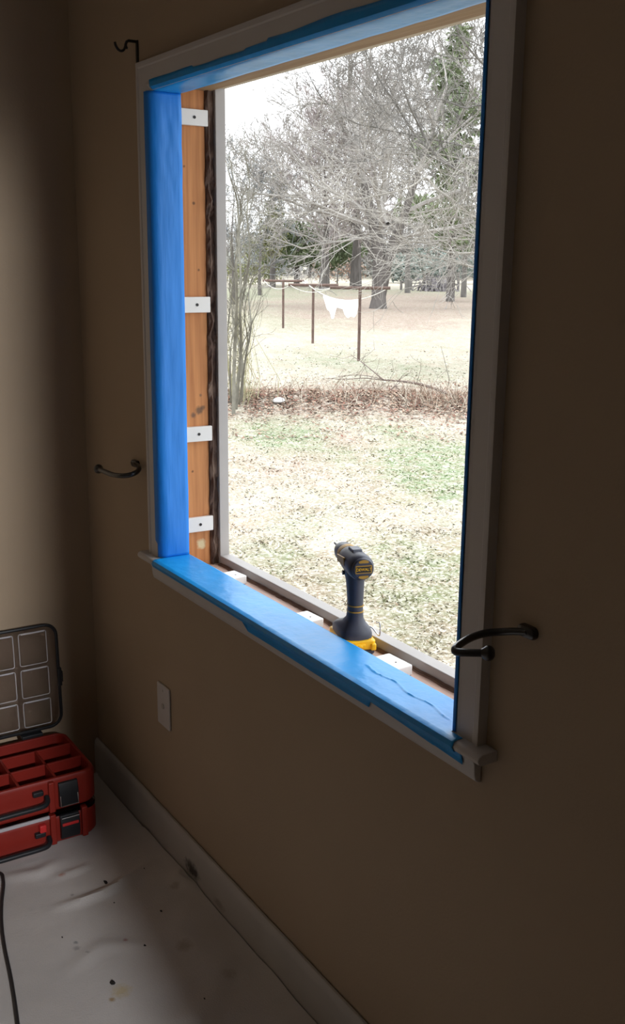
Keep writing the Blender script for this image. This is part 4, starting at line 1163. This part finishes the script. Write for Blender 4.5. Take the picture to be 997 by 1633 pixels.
laundry(.33, .78, [(0,.38),(.06,.5),(.18,.46),(.3,.52),(.38,.42),(.42,.27),(.58,.24),(.62,.4),(.66,.62),(.74,.6),(.78,.42),(.9,.40),(1,.16)], 2.0, 'white_garment', 'white garment with two hanging legs drying on the sagging clothesline')

# --- fallen branch across the leaf band
FB = [([(-14.65,11.62,-1.02),(-15.51,11.69,-0.91),(-16.01,11.62,-0.85),(-16.75,11.72,-0.87),(-17.25,11.61,-0.89),(-16.80,11.13,-0.77)], .035),
 ([(-17.2,11.6,-.88),(-17.85,11.72,-0.72),(-19.4,12.6,-0.76),(-20.42,13.21,-0.82),(-21.14,13.48,-0.77)], .014),
 ([(-17.25,11.61,-0.89),(-18.14,11.77,-0.95),(-18.3,11.38,-0.97),(-18.96,11.34,-1.01)], .012),
 ([(-17.44,11.72,-0.89),(-18.83,12.16,-0.97),(-19.14,11.79,-1.01)], .010), ([(-16.75,11.72,-0.87),(-16.36,11.20,-0.95),(-15.95,10.67,-1.02)], .010), ([(-16.20,11.08,-0.95),(-16.05,10.52,-0.95),(-16.64,10.49,-0.99)], .010)]
FO = Vector((-16.5, 11.6, G)); mb = MB(); rn = random.Random(4)
for pts, r0 in FB:
    if r0 == .035: pts = pts[:-1]
    P_ = smooth_path([Vector(p) - FO for p in pts], 5); n = len(P_)
    mb.tube(P_, [max(.005, r0 * (1 - .6 * i / n)) for i in range(n)], 7)
    for i in range(2, n):
        if rn.random() < .45: grow(mb, rn, P_[i], rvec(rn, .6) + Vector((0, 0, .1)), rn.uniform(.2, .6), .006, 1, bend=.3, kids=(1, 2), minr=.004)
o = mb.build('fallen_branch', mat('dead_branch_bark', (.13, .095, .08), .95, var=.3, vscale=8), auto=False); o.location = FO
tag(o, 'dark fallen branch lying across the leaf band, right of the clothesline foot', 'branch')
# upright twig near the right edge
mb = MB().tube([(0, 0, 0), (.03, .02, .25), (-.05, -.03, .55), (-.10, -.12, .9)], [.012, .009, .006, .003], 5)
o = mb.build('upright_twig', M['bark_sap']); o.location = (-16.3, 12.55, G)
tag(o, 'single thin twig standing upright in the grass near the right edge of the view', 'twig')
# pale flat rock in the leaves
mb = MB(); rings = []
rn = random.Random(2)
for rr_, hh in ((.8, 0), (1, .03), (.9, .06), (.45, .085), (.05, .09)):
    rings.append([(math.cos(2 * PI * k / 12) * .17 * rr_ * (1 + .12 * math.sin(k * 2.7)), math.sin(2 * PI * k / 12) * .11 * rr_, hh) for k in range(12)])
o = mb.loft(rings).build('flat_rock', mat('pale_rock', (.42, .41, .40), .8, var=.15, vscale=12), smooth=True); o.location = (-15.95, 8.38, ground_z(-15.95, 8.38)); o.rotation_euler = (0, 0, 2.4)
tag(o, 'pale flat rock lying in the leaf band left of the clothesline', 'rock')

# --- rail fence in the far field
M['grey_wood'] = mat('weathered_rail', (.17, .155, .145), .9, var=.3, vscale=3)
fx0 = Vector(pol(92, 142.95) + (0,)); fx1 = Vector(pol(92, 141.5) + (0,))
fe = empty('rail_fence', (fx0.x, fx0.y, G))
d = (fx1 - fx0)
def fpost(t, h, r=.11): 
    p = d * t; MB().tube([p + Vector((0, 0, -.1)), p + Vector((0, 0, h))], r, 7).build('post', M['grey_wood'], fe)
for t, h in ((0, .75), (.36, 1.05), (.86, 1.35), (1.0, 1.5)): fpost(t, h)
for a, b, za, zb in ((0, .36, .70, .72), (.36, .9, .25, .5), (.36, .9, .75, 1.05)):
    MB().tube([d * a + Vector((0, 0, za)), d * b + Vector((0, 0, zb))], .07, 6).build('rail', M['grey_wood'], fe)
tag(fe, 'short broken rail fence in the pale far field right of the big tree', 'fence')
f2 = Vector(pol(92, 141.3) + (0,)); f3 = Vector(pol(92, 139.9) + (0,)); f4 = Vector(pol(88, 138.6) + (0,))
fg = empty('rail_fence', (f2.x, f2.y, G)); d2 = f3 - f2
for t in (0, .32, 1.0): 
    MB().tube([d2 * t + Vector((0, 0, -.1)), d2 * t + Vector((0, 0, 1.55 if t == 1 else 1.2))], .12, 7).build('post', M['grey_wood'], fg)
for za in (.5, 1.1): MB().tube([d2 * .32 + Vector((0, 0, za)), d2 + Vector((0, 0, za))], .06, 6).build('rail', M['grey_wood'], fg)
tag(fg, 'grey post and rail fence beside the brush pile in the far field', 'fence')
mb = MB(); rn = random.Random(6)
for i in range(160):
    a = Vector((rn.gauss(0, .75), rn.gauss(0, .7), 0)); a.z = 0
    mb.tube([a + Vector((0, 0, 0)), a * .6 + Vector((rn.gauss(0, .3), rn.gauss(0, .3), rn.uniform(.4, 1.3)))], [.05, .03], 3, cap=False)
o = mb.build('brush_pile', mat('brush_pile_sticks', (.22, .20, .21), .95, var=.3, vscale=3), auto=False); px_, py_ = pol(90, 141.15); o.location = (px_, py_, G)
tag(o, 'grey brush pile between the two fences in the far field', 'brush pile')
